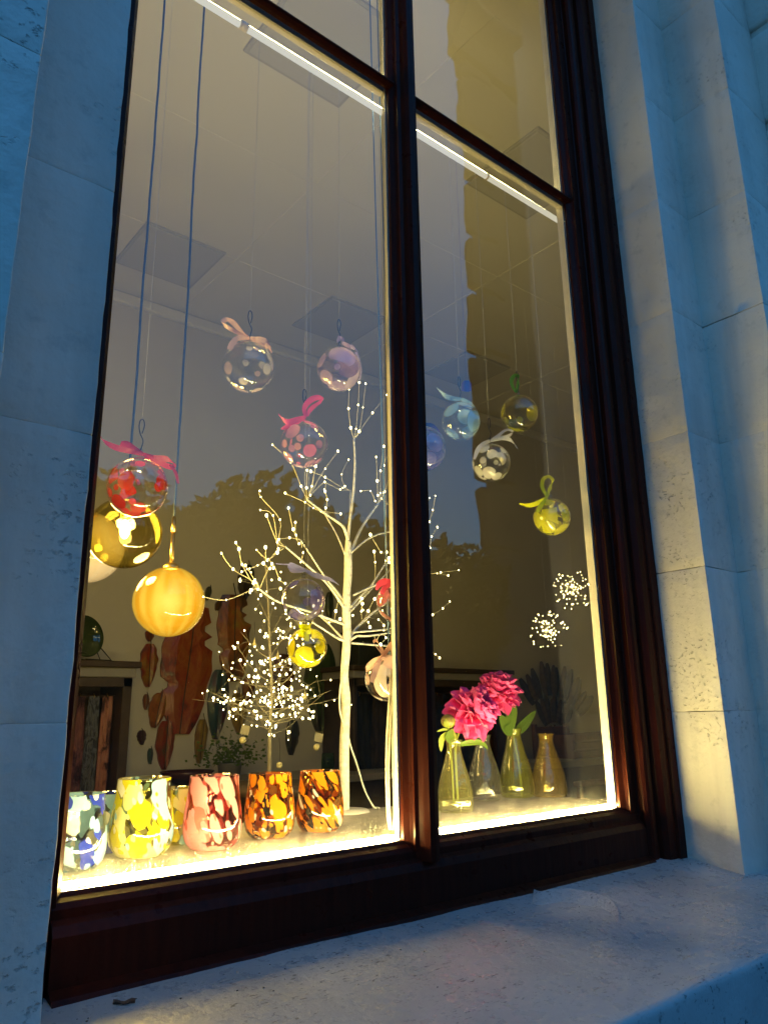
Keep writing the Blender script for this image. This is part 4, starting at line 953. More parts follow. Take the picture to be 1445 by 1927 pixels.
for lab, px, py, m in (('blue tumbler in the second row behind the blue white one', 190, 1598, BLUEM), ('olive tumbler in the second row behind the yellow green one', 300, 1580, YELM), ('dark pink tumbler in the second row behind the pink one', 352, 1572, PINKM),
                       ('orange black tumbler in the second row between its two front twins', 452, 1556, ORM), ('orange black tumbler in the second row behind the swirled one', 545, 1546, ORM2)):
    p = PZ(px, py, LZ); p.y = max(p.y, 0.20)
    tumbler(lab, px, py, 0.040, m, G2, 1.0, rot=2.0, loc=Vector((p.x, min(p.y+0.01, 0.27), LZ)))

# ================================================================== BOTTLE VASES AND PEONIES
def vase(label, px, py, wpx, hpx, mat, water=None, wob=0.03):
    c = PZ(px, py, LZ); s_ = scale_at(c + Vector((0, 0, 0.08))); r = wpx/2*s_; h = hpx*s_
    t = thing('bottle_vase', label, 'vase', 'conical glass bottle vases on the ledge', c)
    prof = [(0.0005, 0.004), (r*0.7, 0.003), (r*0.88, 0.001), (r*0.97, h*0.035), (r, h*0.10), (r*0.985, h*0.20), (r*0.90, h*0.36), (r*0.74, h*0.54), (r*0.56, h*0.70), (r*0.44, h*0.82), (r*0.40, h*0.90), (r*0.45, h*0.97), (r*0.50, h), (r*0.48, h*1.004), (r*0.40, h*0.98), (r*0.375, h*0.9)]
    o = MB().lathe([tuple(p) for p in crom(prof, 4)], 44, wob=wob, seed=px*0.13).build('glass_body', mat, None, True); o.parent = t
    if water:
        z = h*water; pw = []
        for i in range(8):
            f = i/7; zz = 0.005 + (z-0.005)*f
            rr = r*(0.97 if zz < h*0.2 else 0.97 - 0.62*(zz/h-0.2)) * 0.955
            pw.append((rr, zz))
        o = MB().lathe([(0.0005, 0.005)] + pw + [(0.0005, z)], 36).build('water', WATER, None, True); o.parent = t
    return t, c, s_, h
WATER = thin_glass('water', (0.93, 0.95, 0.86), 1.33, 0.0)
V1 = thin_glass('faint_olive_glass', (0.93, 0.92, 0.82), 1.5, 0.02, 0.22, 38, rim=(0.80, 0.78, 0.60), boost=1.6, body=(0.7, 0.66, 0.28))
V2 = thin_glass('clear_rippled_glass', (0.95, 0.96, 0.95), 1.5, 0.02, 0.35, 45, rim=(0.84, 0.84, 0.82), boost=2.0, body=(0.5, 0.5, 0.45))
V3 = thin_glass('lime_glass', (0.92, 0.92, 0.58), 1.5, 0.02, 0.22, 38, rim=(0.86, 0.86, 0.3), boost=2.2, body=(0.8, 0.8, 0.12))
V4 = thin_glass('amber_gold_glass', (0.90, 0.80, 0.42), 1.5, 0.02, 0.3, 42, rim=(0.82, 0.66, 0.18), boost=2.2, body=(0.8, 0.58, 0.08))
v1, c1, s1, h1 = vase('faintly olive bottle vase holding a peony and a bud', 858, 1528, 68, 128, V1, 0.33)
v2, c2, s2, h2 = vase('clear rippled empty bottle vase between the two flower vases', 913, 1506, 66, 116, V2)
v3, c3, s3, h3 = vase('lime tinted bottle vase holding a peony and green leaves', 973, 1500, 66, 122, V3, 0.42)
v4, c4_, s4, h4 = vase('amber gold empty bottle vase', 1034, 1499, 66, 112, V4)

def petal_mesh(w, h, cup, ruff, seed):
    """one ruffled petal, base at origin, growing along +Z and facing -Y"""
    m = MB(); nu, nv = 9, 8; pts = []
    for j in range(nv):
        v = j/(nv-1); ww = w*(0.30+0.85*math.sin(math.pi*(0.05+0.62*v)))
        for i in range(nu):
            u = i/(nu-1)*2-1
            x = ww*0.5*u
            z = h*v*(1-0.30*u*u*v) + (0.05*h*noise.noise(Vector((u*3.2+seed, v*2, seed))) if v > 0.8 else 0)
            y = cup*h*(u*u*0.55 - 0.0) - cup*h*0.9*math.sin(v*1.7)*0.6 + ruff*h*v*v*noise.noise(Vector((u*2.6, v*2.2+seed, seed*1.3)))
            pts.append((x, y, z))
    fs = [(j*nu+i, j*nu+i+1, (j+1)*nu+i+1, (j+1)*nu+i) for j in range(nv-1) for i in range(nu-1)]
    m.add(pts, fs); me = m.mesh('petal'); me.polygons.foreach_set('use_smooth', [True]*len(me.polygons)); return me
def petal_mat():
    m, nt, out = newmat('peony_petal')
    v = texco(nt, (1, 1, 0.3)); n = noise_n(nt, v, 90, 4)
    r = ramp(nt, [(0.3, (0.82, 0.035, 0.33)), (0.7, (0.93, 0.14, 0.50))]); nt.links.new(n.outputs['Fac'], r.inputs['Fac'])
    b = N(nt, 'ShaderNodeBsdfPrincipled', inp={'Roughness': 0.55, 'Sheen Weight': 0.2}); tl = N(nt, 'ShaderNodeBsdfTranslucent')
    nt.links.new(r.outputs['Color'], b.inputs['Base Color']); nt.links.new(r.outputs['Color'], tl.inputs['Color'])
    nt.links.new(mixs(nt, 0.4, b.outputs[0], tl.outputs[0]), out.inputs[0]); return m
PETAL = petal_mat()
PM = [petal_mesh(0.030, 0.036, 0.55, 0.30, 1.0), petal_mesh(0.026, 0.032, 0.75, 0.4, 2.3), petal_mesh(0.018, 0.026, 0.8, 0.6, 4.1)]
for me in PM: me.materials.append(PETAL)
def leafgreen(name, col):
    m, nt, out = newmat(name)
    b = N(nt, 'ShaderNodeBsdfPrincipled', inp={'Base Color': c4(col), 'Roughness': 0.4}); tl = N(nt, 'ShaderNodeBsdfTranslucent', inp={'Color': c4(tuple(min(1, c*1.6) for c in col))})
    nt.links.new(mixs(nt, 0.35, b.outputs[0], tl.outputs[0]), out.inputs[0]); return m
LEAFG = leafgreen('peony_leaf', (0.10, 0.17, 0.025)); STEMG = leafgreen('peony_stem', (0.22, 0.26, 0.04)); BUDG = plain('bud_green_red', (0.16, 0.12, 0.03), 0.45, var=0.5, vscale=60)
def leaf_blade(path, wpx, Y, dy, fold=0.3):
    """path in photo pixels from base to tip"""
    pts = crom(path, 6); n = len(pts); A = []; M = []; B = []
    for i, (x, y) in enumerate(pts):
        f = i/(n-1); w = wpx*math.sin(math.pi*(0.06+0.94*f))**0.8 * (1-0.15*f)
        x2, y2 = pts[min(i+1, n-1)]; x1, y1 = pts[max(i-1, 0)]; L = math.hypot(x2-x1, y2-y1) or 1; nx, ny = -(y2-y1)/L, (x2-x1)/L
        Yc = Y + dy*f
        M.append(P(x, y, Yc)); A.append(P(x+nx*w, y+ny*w, Yc-fold*w*0.0006)); B.append(P(x-nx*w, y-ny*w, Yc-fold*w*0.0006))
    m = MB(); m.strip(A, M); m.strip(M, B); return m
def peony(label, px, py, Y, rpx, stem_path, lean, leaves):
    c = P(px, py, Y); s_ = scale_at(c); k = rpx*s_/0.040
    t = thing('peony_flower', label, 'flower', 'peonies in the bottle vases', c)
    up = Vector(lean).normalized(); q = Vector((0, 0, 1)).rotation_difference(up).to_matrix().to_4x4()
    for ring, cnt, tilt, rad, zoff, mi, sc_ in ((0, 8, 100, 0.004, -0.012, 0, 1.05), (1, 9, 78, 0.005, -0.009, 0, 1.05), (2, 9, 58, 0.005, -0.004, 0, 1.0), (3, 9, 40, 0.005, 0.0, 1, 0.98), (4, 8, 24, 0.004, 0.003, 1, 0.95), (5, 9, 12, 0.004, 0.006, 2, 0.95), (6, 6, 3, 0.002, 0.008, 2, 0.9)):
        for i in range(cnt):
            a = 2*math.pi*(i+random.uniform(-.25, .25))/cnt + ring*0.4
            o = bpy.data.objects.new('petal', PM[mi]); COL.objects.link(o); o.parent = t
            tl_ = R_(tilt+random.uniform(-9, 9)); sc1 = k*sc_*random.uniform(0.88, 1.12)
            o.matrix_basis = q @ Matrix.Rotation(a, 4, 'Z') @ Matrix.Translation((0, -rad*k, zoff*k)) @ Matrix.Rotation(tl_, 4, 'X') @ Matrix.Rotation(R_(random.uniform(-14, 14)), 4, 'Z') @ Matrix.Diagonal((sc1*random.choice((-1, 1)), sc1, sc1, 1))
    st_ = smooth3([P(x, y, yy) for x, y, yy in stem_path], 5)
    o = MB().tube(st_, 0.0028, 8).build('stem', STEMG, None, True); o.parent = t; o.matrix_parent_inverse = Matrix.Translation(-c)
    for i in range(5):
        a = 2*math.pi*i/5
        pass
    for path, w, yy, dy in leaves:
        o = leaf_blade(path, w, yy, dy).build('leaf', LEAFG, None, True, recalc=False); o.parent = t; o.matrix_parent_inverse = Matrix.Translation(-c)
    return t
ya = c1.y; yb = c3.y
peony('open bright pink peony in the olive bottle vase, tilted forward', 893, 1336, ya-0.02, 47, [(862, 1518, ya), (858, 1450, ya), (857, 1405, ya), (865, 1375, ya-.005), (888, 1345, ya-.012)], (0.25, -0.80, 0.55),
      [([(862, 1403), (880, 1398), (905, 1398), (918, 1410)], 6, ya-.01, -.01), ([(852, 1400), (846, 1385), (852, 1374)], 9, ya-.008, 0)])
peony('bright pink peony standing in the lime bottle vase', 937, 1298, yb, 41, [(982, 1500, yb), (976, 1440, yb), (966, 1390, yb), (955, 1350, yb), (938, 1318, yb)], (-0.1, -0.45, 0.9),
      [([(958, 1384), (952, 1365), (940, 1345)], 11, yb-.01, -.01), ([(958, 1380), (962, 1350), (969, 1325)], 11, yb-.012, -.005), ([(968, 1382), (985, 1365), (1008, 1337)], 10, yb-.006, .01), ([(962, 1384), (957, 1372), (960, 1362)], 8, yb-.02, 0)])
bp_ = P(843, 1357, ya-.005); sb = scale_at(bp_)
bud = thing('peony_bud', 'closed green peony bud in the olive bottle vase', 'flower bud', None, bp_)
o = MB().ball((0, 0, 0), 13.5*sb, 18, 12, (1, 1, 0.95)).build('bud', BUDG, None, True); o.parent = bud
for i in range(4):
    a = i*math.pi/2+.5; sh = MB()
    pr = []
    for j in range(7):
        th = math.pi*(1.0-0.62*j/6); w = 0.55*math.sin(math.pi*(0.05+0.95*j/6))
        pr.append([(13.9*sb*math.sin(th)*math.cos(a+w*u), 13.9*sb*math.sin(th)*math.sin(a+w*u), 13.4*sb*math.cos(th)) for u in (-1, 0, 1)])
    sh.add([p for r_ in pr for p in r_], [(j*3+i_, j*3+i_+1, j*3+i_+4, j*3+i_+3) for j in range(6) for i_ in range(2)])
    o = sh.build('sepal', STEMG, None, True, recalc=False); o.parent = bud
o = MB().tube(smooth3([P(854, 1518, ya), P(850, 1440, ya), P(846, 1400, ya), bp_ - Vector((0, 0, 13*sb))], 4), 0.0022, 8).build('stem', STEMG, None, True); o.parent = bud; o.matrix_parent_inverse = Matrix.Translation(-bp_)
for path, w in (([(843, 1374), (834, 1373), (822, 1377)], 3), ([(846, 1374), (856, 1374), (866, 1376)], 3), ([(842, 1378), (831, 1392), (830, 1415)], 6), ([(848, 1376), (853, 1388), (850, 1404)], 7)):
    o = leaf_blade(path, w, ya-.006, 0.004).build('leaf', STEMG, None, True, recalc=False); o.parent = bud; o.matrix_parent_inverse = Matrix.Translation(-bp_)
# beige cable bundle hanging by the mullion
BEIGE = plain('beige_cable', (0.62, 0.56, 0.42), 0.55)
cb = thing('cable_bundle', 'looped beige cables hanging down beside the mullion', 'cable', None, P(735, 1270, 0.055))
for xs in ((738, 734, 728, 727, 729, 733), (741, 738, 733, 731, 733, 736), (744, 742, 739, 740, 742, 738), (746, 744, 742, 743, 744, 738)):
    ys = (1190, 1290, 1390, 1460, 1530, 1562)
    pts = smooth3([P(x, y, 0.055) for x, y in zip(xs, ys)], 5); pts = [Vector((p.x, p.y, max(p.z, LZ+.004))) for p in pts]
    o = MB().tube([Vector((pts[0].x, pts[0].y, 3.0)), Vector((pts[0].x, pts[0].y, 2.3))] + pts, 0.0021, 8).build('cable', BEIGE, None, True); o.parent = cb; o.matrix_parent_inverse = Matrix.Translation(-Vector(cb.location))
# two blue blind cords inside the left panes
for xt, xb in ((691, 722), (706, 733)):
    a = P(xt, -30, 0.10); b = P(xb, 640, 0.10)
    o = MB().tube([Vector((a.x, a.y, 3.98)), Vector((a.x*.5+b.x*.5, a.y, 2.7)), Vector((b.x, b.y, 1.7))], 0.0016, 6).build('blind_cord', plain('blue_cord', (0.12, 0.22, 0.42), 0.7), None, True)
    tag(o, 'thin blue blind cord, the one of two nearer the mullion' if xt > 700 else 'thin blue blind cord, the one of two farther from the mullion', 'cord', 'blue blind cords')

# ================================================================== THE ROOM'S FURNISHING
# unlit ceiling panels
for x, y in ((1.06, 0.52), (2.22, 0.52), (3.38, 0.52), (1.18, 2.14), (2.31, 2.14), (3.44, 2.14)):
    where = 'over the display ledge' if y < 1 else 'near the back wall'
    t = thing('ceiling_panel', 'flat unlit square ceiling light panel ' + where, 'ceiling light', 'unlit ceiling panels ' + where, (x+0.22, y+0.22, 4.0))
    o = MB().bbox(-0.22, 0.22, -0.22, 0.22, -0.012, 0.0, 0.003).build('frame', plain('grey_panel_frame', (0.50, 0.49, 0.47), 0.6), None); o.parent = t
    o = MB().bbox(-0.205, 0.205, -0.205, 0.205, -0.015, -0.011, 0.001).build('diffuser', plain('unlit_diffuser', (0.58, 0.57, 0.55), 0.5), None); o.parent = t

WY = 2.865                               # face of the leaf plates' wall
def ceramic(name, cols, seed):
    m, nt, out = newmat(name)
    b = N(nt, 'ShaderNodeBsdfPrincipled', inp={'Roughness': 0.28})
    v = texco(nt, (1, 1, 0.5)); off = nt.nodes.new('ShaderNodeVectorMath'); off.operation = 'ADD'; off.inputs[1].default_value = (seed, seed*2, seed*3); nt.links.new(v, off.inputs[0])
    n = noise_n(nt, off.outputs[0], 9, 6, 0.62, 0.8); k = len(cols)
    r = ramp(nt, [(0.32+0.36*i/max(1, k-1), tuple(0.7*q for q in c)) for i, c in enumerate(cols)]); nt.links.new(n.outputs['Fac'], r.inputs['Fac']); nt.links.new(r.outputs['Color'], b.inputs['Base Color'])
    bp = N(nt, 'ShaderNodeBump', inp={'Strength': 0.4, 'Distance': 0.01}); n2 = noise_n(nt, off.outputs[0], 40, 4); nt.links.new(n2.outputs['Fac'], bp.inputs['Height']); nt.links.new(bp.outputs['Normal'], b.inputs['Normal'])
    nt.links.new(b.outputs[0], out.inputs[0]); return m
cR = (0.42, 0.06, 0.02); cO = (0.50, 0.15, 0.03); cY = (0.46, 0.30, 0.04); cG = (0.08, 0.13, 0.04); cT = (0.05, 0.11, 0.12); cP = (0.12, 0.04, 0.08); cD = (0.05, 0.03, 0.02); cB = (0.22, 0.09, 0.03)
VEIN = plain('dark_vein_glaze', (0.03, 0.018, 0.012), 0.4)
def leaf_plate(label, px, py, w, h, tilt, cols, seed, big=False):
    c = P(px, py, WY); s_ = scale_at(c); hh = h*s_*1.02; ww = w*s_*1.28     # the wall is seen obliquely
    t = thing('leaf_plate', label, 'wall art', 'glazed leaf plates on the back wall', c)
    rnd = random.Random(seed)
    n = 26; m = MB(); A = []; M = []; B = []
    for i in range(n+1):
        f = i/n; z = hh*(0.5-f)
        prof = math.sin(math.pi*(0.04+0.93*f)**(0.75))**0.65 if not big else (math.sin(math.pi*(0.10+0.87*f)**0.9)**0.42)
        e1 = 1+0.16*noise.noise(Vector((seed, f*7, 0))) - (0.30 if big and 0.60 < f < 0.66 else 0); e2 = 1+0.16*noise.noise(Vector((seed+9, f*7, 0))) - (0.34 if big and 0.14 < f < 0.34 and (i % 3) else 0)
        dome = 0.012*prof*min(1, w/30)
        A.append(Vector((-ww/2*prof*e1, 0, z))); M.append(Vector((ww*0.03*math.sin(f*4+seed), -0.008-dome*0.4, z))); B.append(Vector((ww/2*prof*e2, 0, z)))
    A1 = [a.lerp(m_, 0.5)+Vector((0, -0.012*min(1, w/30), 0)) for a, m_ in zip(A, M)]; B1 = [b.lerp(m_, 0.5)+Vector((0, -0.012*min(1, w/30), 0)) for b, m_ in zip(B, M)]
    for p, q in ((A, A1), (A1, M), (M, B1), (B1, B)): m.strip(p, q)
    m.strip(A, [a+Vector((0, 0.014, 0)) for a in A]); m.strip([b+Vector((0, 0.014, 0)) for b in B], B)
    g = m.build('glazed_blade', ceramic('leaf_glaze', cols, seed), None, True); g.parent = t
    v = MB().tube([Vector((0, 0.0, hh*0.5+hh*0.14))] + [p+Vector((0, -0.003, 0)) for p in M], 0.0032 if big else 0.0022, 6).build('midrib', VEIN, None, True); v.parent = t
    t.rotation_euler = (0, R_(tilt), 0)
    return t
leaf_plate('very large red orange leaf plate with a ragged nibbled edge', 352, 1258, 78, 232, 3, [cD, cR, cO, cR], 1, True)
leaf_plate('large orange and yellow leaf plate beside the ragged red one', 441, 1200, 52, 158, -3, [cD, cB, cO, cY], 2, True)
for lab, px, py, w, h, tl_, cs in (
    ('slim red yellow leaf plate beside the wide red one', 281, 1252, 26, 78, 0, [cP, cR, cY]), ('orange yellow leaf plate with a bent stem below the slim red one', 297, 1337, 26, 62, 10, [cD, cO, cY]),
    ('tiny narrow red leaf plate', 276, 1321, 9, 28, 0, [cR, cB]), ('pointed green and red leaf plate under the wide red one', 312, 1402, 28, 86, 0, [cG, cR, cB]), ('tiny dark purple leaf plate', 268, 1388, 13, 26, -5, [cD, cP]),
    ('tiny narrow green leaf plate', 284, 1423, 8, 28, 0, [cG, cT]), ('narrow purple gold leaf plate under the wide red one', 379, 1395, 19, 78, 3, [cP, cY, cB]), ('teal and plum leaf plate beside the wide red one', 411, 1325, 33, 124, 2, [cT, cT, cP, cR]),
    ('small dark leaf plate above the orange yellow one', 412, 1140, 10, 20, 20, [cD, cB]), ('small dark leaf plate beside the yellow pendant lamp', 393, 1117, 9, 26, 10, [cD, cG]), ('golden brown leaf plate behind the small light tree', 450, 1342, 26, 72, -3, [cD, cY, cB]),
    ('wide brown red leaf plate behind the small light tree', 530, 1283, 38, 100, 8, [cD, cB, cR]), ('wide dark green leaf plate behind the yellow bauble', 604, 1292, 54, 158, 2, [cD, cG, cG]), ('blue green leaf plate low beside the tree trunk', 551, 1388, 22, 62, 5, [cT, cD, cG]),
    ('short orange leaf plate behind the small light tree', 469, 1297, 20, 44, 0, [cO, cD]), ('thin dark green leaf plate beside the tall tree trunk', 621, 1142, 13, 54, 0, [cG, cD]), ('black leaf plate above the small light tree', 464, 1096, 26, 66, 5, [cD, cD, cG]),
    ('short dark red leaf plate under the yellow pendant lamp', 283, 1196, 13, 22, 0, [cR, cD])):
    leaf_plate(lab, px, py, w, h, tl_, cs, px*0.37)

# counter along the back wall
cz = 1.292
c0 = P(258, 1460, WY); c1x = P(648, 1460, WY)
ct = thing('back_counter', 'long grey counter under the glazed leaf plates', 'counter', None, ((c0.x+c1x.x)/2, 2.6, 0))
GREYP = plain('grey_counter_paint', (0.34, 0.32, 0.28), 0.6, var=0.08, vscale=8)
def pw(t, m, name, mat, smooth=False):
    o = m.build(name, mat, None, smooth); o.parent = t; o.matrix_parent_inverse = Matrix.Translation(-Vector(t.location)); return o
pw(ct, MB().bbox(c0.x, c1x.x+0.1, 2.32, 2.875, cz-0.035, cz, 0.004), 'worktop', GREYP)
pw(ct, MB().bbox(c0.x+0.03, c1x.x+0.07, 2.36, 2.87, 0.0, cz-0.035, 0.004), 'carcass', WOODD)
# wall cabinets with cornices, open fronts and hanging cloth
def cabinet(label, pxl, pxr, ytop, yref, ztop=None):
    a = P(pxl, ytop, WY-0.30); b = P(pxr, ytop, WY-0.30); z = a.z if ztop is None else ztop
    t = thing('open_cabinet', label, 'cabinet', 'open fronted cabinets on the back wall', ((a.x+b.x)/2, WY, 0))
    y0 = WY-0.32
    pw(t, MB().bbox(a.x-0.03, b.x+0.03, y0-0.03, WY+0.01, z-0.03, z, 0.004), 'top_board', WOODD)
    pw(t, MB().bbox(a.x-0.012, b.x+0.012, y0-0.012, WY+0.01, z-0.075, z-0.03, 0.004), 'cornice', GREYP)
    pw(t, MB().bbox(a.x, b.x, y0, y0+0.02, z-0.12, z-0.075, 0.003), 'rail', WOODD)
    pw(t, MB().bbox(a.x, a.x+0.022, y0, WY, 0.0, z-0.076, 0.003), 'side_panel', WOODD)
    pw(t, MB().bbox(b.x-0.045, b.x, y0, WY, 0.0, z-0.076, 0.003), 'side_panel', WOODD)
    pw(t, MB().bbox(a.x+0.02, b.x-0.044, WY-0.02, WY+0.005, 0.0, z-0.077, 0.003), 'back_panel', WOODD)
    pw(t, MB().tube([(a.x+0.02, y0+0.10, z-0.16), (b.x-0.044, y0+0.10, z-0.16)], 0.008, 8), 'hanging_rail', WOODD, True)
    return a.x+0.03, b.x-0.05, y0+0.10, z-0.16
def scarf_mat(name, c1_, c2_, c3_, seed, sc_=14):
    m, nt, out = newmat(name); b = N(nt, 'ShaderNodeBsdfPrincipled', inp={'Roughness': 0.85})
    v = texco(nt, (1, 1, 0.55)); off = nt.nodes.new('ShaderNodeVectorMath'); off.operation = 'ADD'; off.inputs[1].default_value = (seed, seed, seed); nt.links.new(v, off.inputs[0])
    n = noise_n(nt, off.outputs[0], sc_, 5, 0.6, 1.2); r = ramp(nt, [(0.40, c1_), (0.5, c2_), (0.62, c3_)]); nt.links.new(n.outputs['Fac'], r.inputs['Fac']); nt.links.new(r.outputs['Color'], b.inputs['Base Color'])
    nt.links.new(b.outputs[0], out.inputs[0]); return m
def scarf(label, x, y, ztop, w, length, mat, group):
    t = thing('hanging_scarf', label, 'scarf', group, (x, y, ztop))
    m = MB(); nu, nv = 13, 16; pts = []
    for j in range(nv):
        f = j/(nv-1)
        for i in range(nu):
            u = i/(nu-1)-0.5
            fold = 0.014*math.sin(u*22+x*40)*(0.4+0.6*f) + 0.008*noise.noise(Vector((u*5, f*3, x*7)))
            pts.append((u*w*(0.72+0.28*min(1, f*4)) + 0.006*noise.noise(Vector((f*4, x*5, u))), -0.012+fold, -length*f))
    m.add(pts, [(j*nu+i, j*nu+i+1, (j+1)*nu+i+1, (j+1)*nu+i) for j in range(nv-1) for i in range(nu-1)])
    o = m.build('cloth', mat, None, True, recalc=False); o.parent = t
    hk = [(0, 0.012*math.cos(a), -0.002+0.014*math.sin(a)) for a in [math.pi*2*i/12 for i in range(13)]]
    o = MB().tube(hk, 0.002, 6, False).build('ring', BRASS, None, True); o.parent = t
    return t
xa, xb, yh, zh = cabinet('open cabinet of patterned scarves beside the leaf plates', 60, 250, 1240, 0)
sm = [scarf_mat('dark_floral_cloth', (0.02, 0.02, 0.03), (0.10, 0.09, 0.11), (0.30, 0.12, 0.09), 1.0), scarf_mat('blue_grey_web_cloth', (0.03, 0.03, 0.04), (0.15, 0.16, 0.18), (0.04, 0.04, 0.05), 2.0, 22), scarf_mat('salmon_blotched_cloth', (0.05, 0.02, 0.02), (0.42, 0.17, 0.10), (0.46, 0.22, 0.14), 3.0), scarf_mat('plum_cloth', (0.03, 0.01, 0.02), (0.14, 0.05, 0.06), (0.25, 0.10, 0.08), 4.0)]
slab = {0: 'dark floral scarf in the open cabinet', 1: 'blue grey webbed scarf next to the salmon one in the open cabinet', 2: 'salmon scarf with dark blotches hanging at the end of the cabinet', 3: 'plum coloured scarf in the open cabinet'}
nsc = 6
for i in range(nsc):
    x = xa + (xb-xa)*(i+0.5)/nsc; k = [0, 3, 0, 3, 1, 2][i]
    scarf(['dark floral scarf hanging deepest inside the cabinet', 'plum scarf between two dark floral ones', 'dark floral scarf between two plum ones', 'plum scarf beside the blue grey webbed one', slab[1], slab[2]][i], x, yh, zh, (xb-xa)/nsc*0.98, 0.75, sm[k], 'scarves in the open cabinet')
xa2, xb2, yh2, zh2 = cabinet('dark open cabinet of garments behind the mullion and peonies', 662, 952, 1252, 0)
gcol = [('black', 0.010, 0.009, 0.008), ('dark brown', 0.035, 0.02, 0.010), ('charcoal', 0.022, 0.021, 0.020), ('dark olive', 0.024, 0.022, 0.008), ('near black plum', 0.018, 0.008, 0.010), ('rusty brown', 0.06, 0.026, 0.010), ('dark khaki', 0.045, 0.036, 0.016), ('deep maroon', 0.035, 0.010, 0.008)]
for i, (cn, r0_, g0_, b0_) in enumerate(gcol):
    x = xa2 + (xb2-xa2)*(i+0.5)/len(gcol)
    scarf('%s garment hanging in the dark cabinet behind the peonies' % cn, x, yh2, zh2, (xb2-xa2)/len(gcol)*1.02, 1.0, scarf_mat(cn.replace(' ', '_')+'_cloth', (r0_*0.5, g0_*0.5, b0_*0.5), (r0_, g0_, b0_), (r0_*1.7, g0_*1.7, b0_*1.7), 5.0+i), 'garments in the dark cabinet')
# green dish on a wire stand on the scarf cabinet
dp = P(150, 1207, WY-0.2); sd = scale_at(dp); zc = P(150, 1240, WY-0.30).z
t = thing('glass_dish', 'dark green glass dish on a wire stand on the scarf cabinet', 'dish', None, (dp.x, dp.y, zc))
r_ = 40*sd
prof = [(0.001, 0.0), (r_*0.5, 0.006), (r_*0.85, 0.022), (r_, 0.045), (r_*0.98, 0.048), (r_*0.82, 0.028), (r_*0.5, 0.013), (0.001, 0.008)]
o = MB().lathe(prof, 40).build('dish', plain('dark_green_glass', (0.03, 0.055, 0.02), 0.08, coat=0.5), None, True); o.parent = t; o.location = (0, 0, r_+0.004); o.rotation_euler = (R_(80), 0, R_(18))
o = MB().tube([(0.02, -0.05, 0.004), (r_*1.5, -0.02, 0.004), (r_*0.9, 0.0, r_*0.75)], 0.003, 6).build('stand', WIRE, None, True); o.parent = t
o = MB().tube([(-0.04, -0.05, 0.004), (r_*1.2, 0.04, 0.004), (r_*0.8, 0.02, r_*0.7)], 0.003, 6).build('stand', WIRE, None, True); o.parent = t
# dark box on the garment cabinet
bx = P(688, 1200, WY-0.15); zc2 = P(662, 1252, WY-0.30).z
t = thing('storage_box', 'dark storage box on top of the garment cabinet', 'box', None, (bx.x, bx.y, zc2))
o = MB().bbox(-0.13, 0.13, -0.1, 0.1, 0.0, 0.17, 0.006).build('body', plain('dark_card', (0.02, 0.024, 0.015), 0.7), None); o.parent = t
o = MB().bbox(-0.136, 0.136, -0.106, 0.106, 0.171, 0.22, 0.006).build('lid', plain('dark_card_lid', (0.025, 0.03, 0.02), 0.7), None); o.parent = t

# fan of dark leaves on the wall, two tiers
fc = P(1040, 1392, WY); sf = scale_at(fc)
fan = thing('leaf_fan', 'fan of dark brown leaf blades in tiers on the back wall', 'wall art', None, fc)
fm = [plain('fan_leaf_dark', (0.10, 0.08, 0.04), 0.6, var=0.4, vscale=25), plain('fan_leaf_brown', (0.17, 0.12, 0.055), 0.6, var=0.4, vscale=25)]
for a in range(2):
    n = 12
    me_f = MB(); A = []; B = []; M = []
    for i in range(9):
        f = i/8; w = 0.030*math.sin(math.pi*(0.1+0.85*f))**0.6; A.append((-w, 0, f*0.26)); M.append((0, -0.01, f*0.26)); B.append((w, 0, f*0.26))
    me_f.strip(A, M); me_f.strip(M, B); meA = me_f.mesh('leaf_blade'); meA.materials.append(fm[a])
    for tier, (r0, sc_, n, spread) in enumerate(((0.34, 0.95, 13, 46), (0.13, 0.80, 9, 40), (-0.06, 0.6, 6, 26))):
        for i in range(n):
            if i % 2 != a: continue
            ang = R_(-spread*0.75 + 2*spread*i/(n-1)*0.98 + random.uniform(-3, 3))
            o = bpy.data.objects.new('leaf_blade', meA); COL.objects.link(o); o.parent = fan
            k = sc_*random.uniform(0.85, 1.1)
            o.matrix_basis = Matrix.Rotation(ang, 4, 'Y') @ Matrix.Translation((0, -0.004*i, max(r0, -0.05))) @ Matrix.Diagonal((k*1.5, k, k, 1))
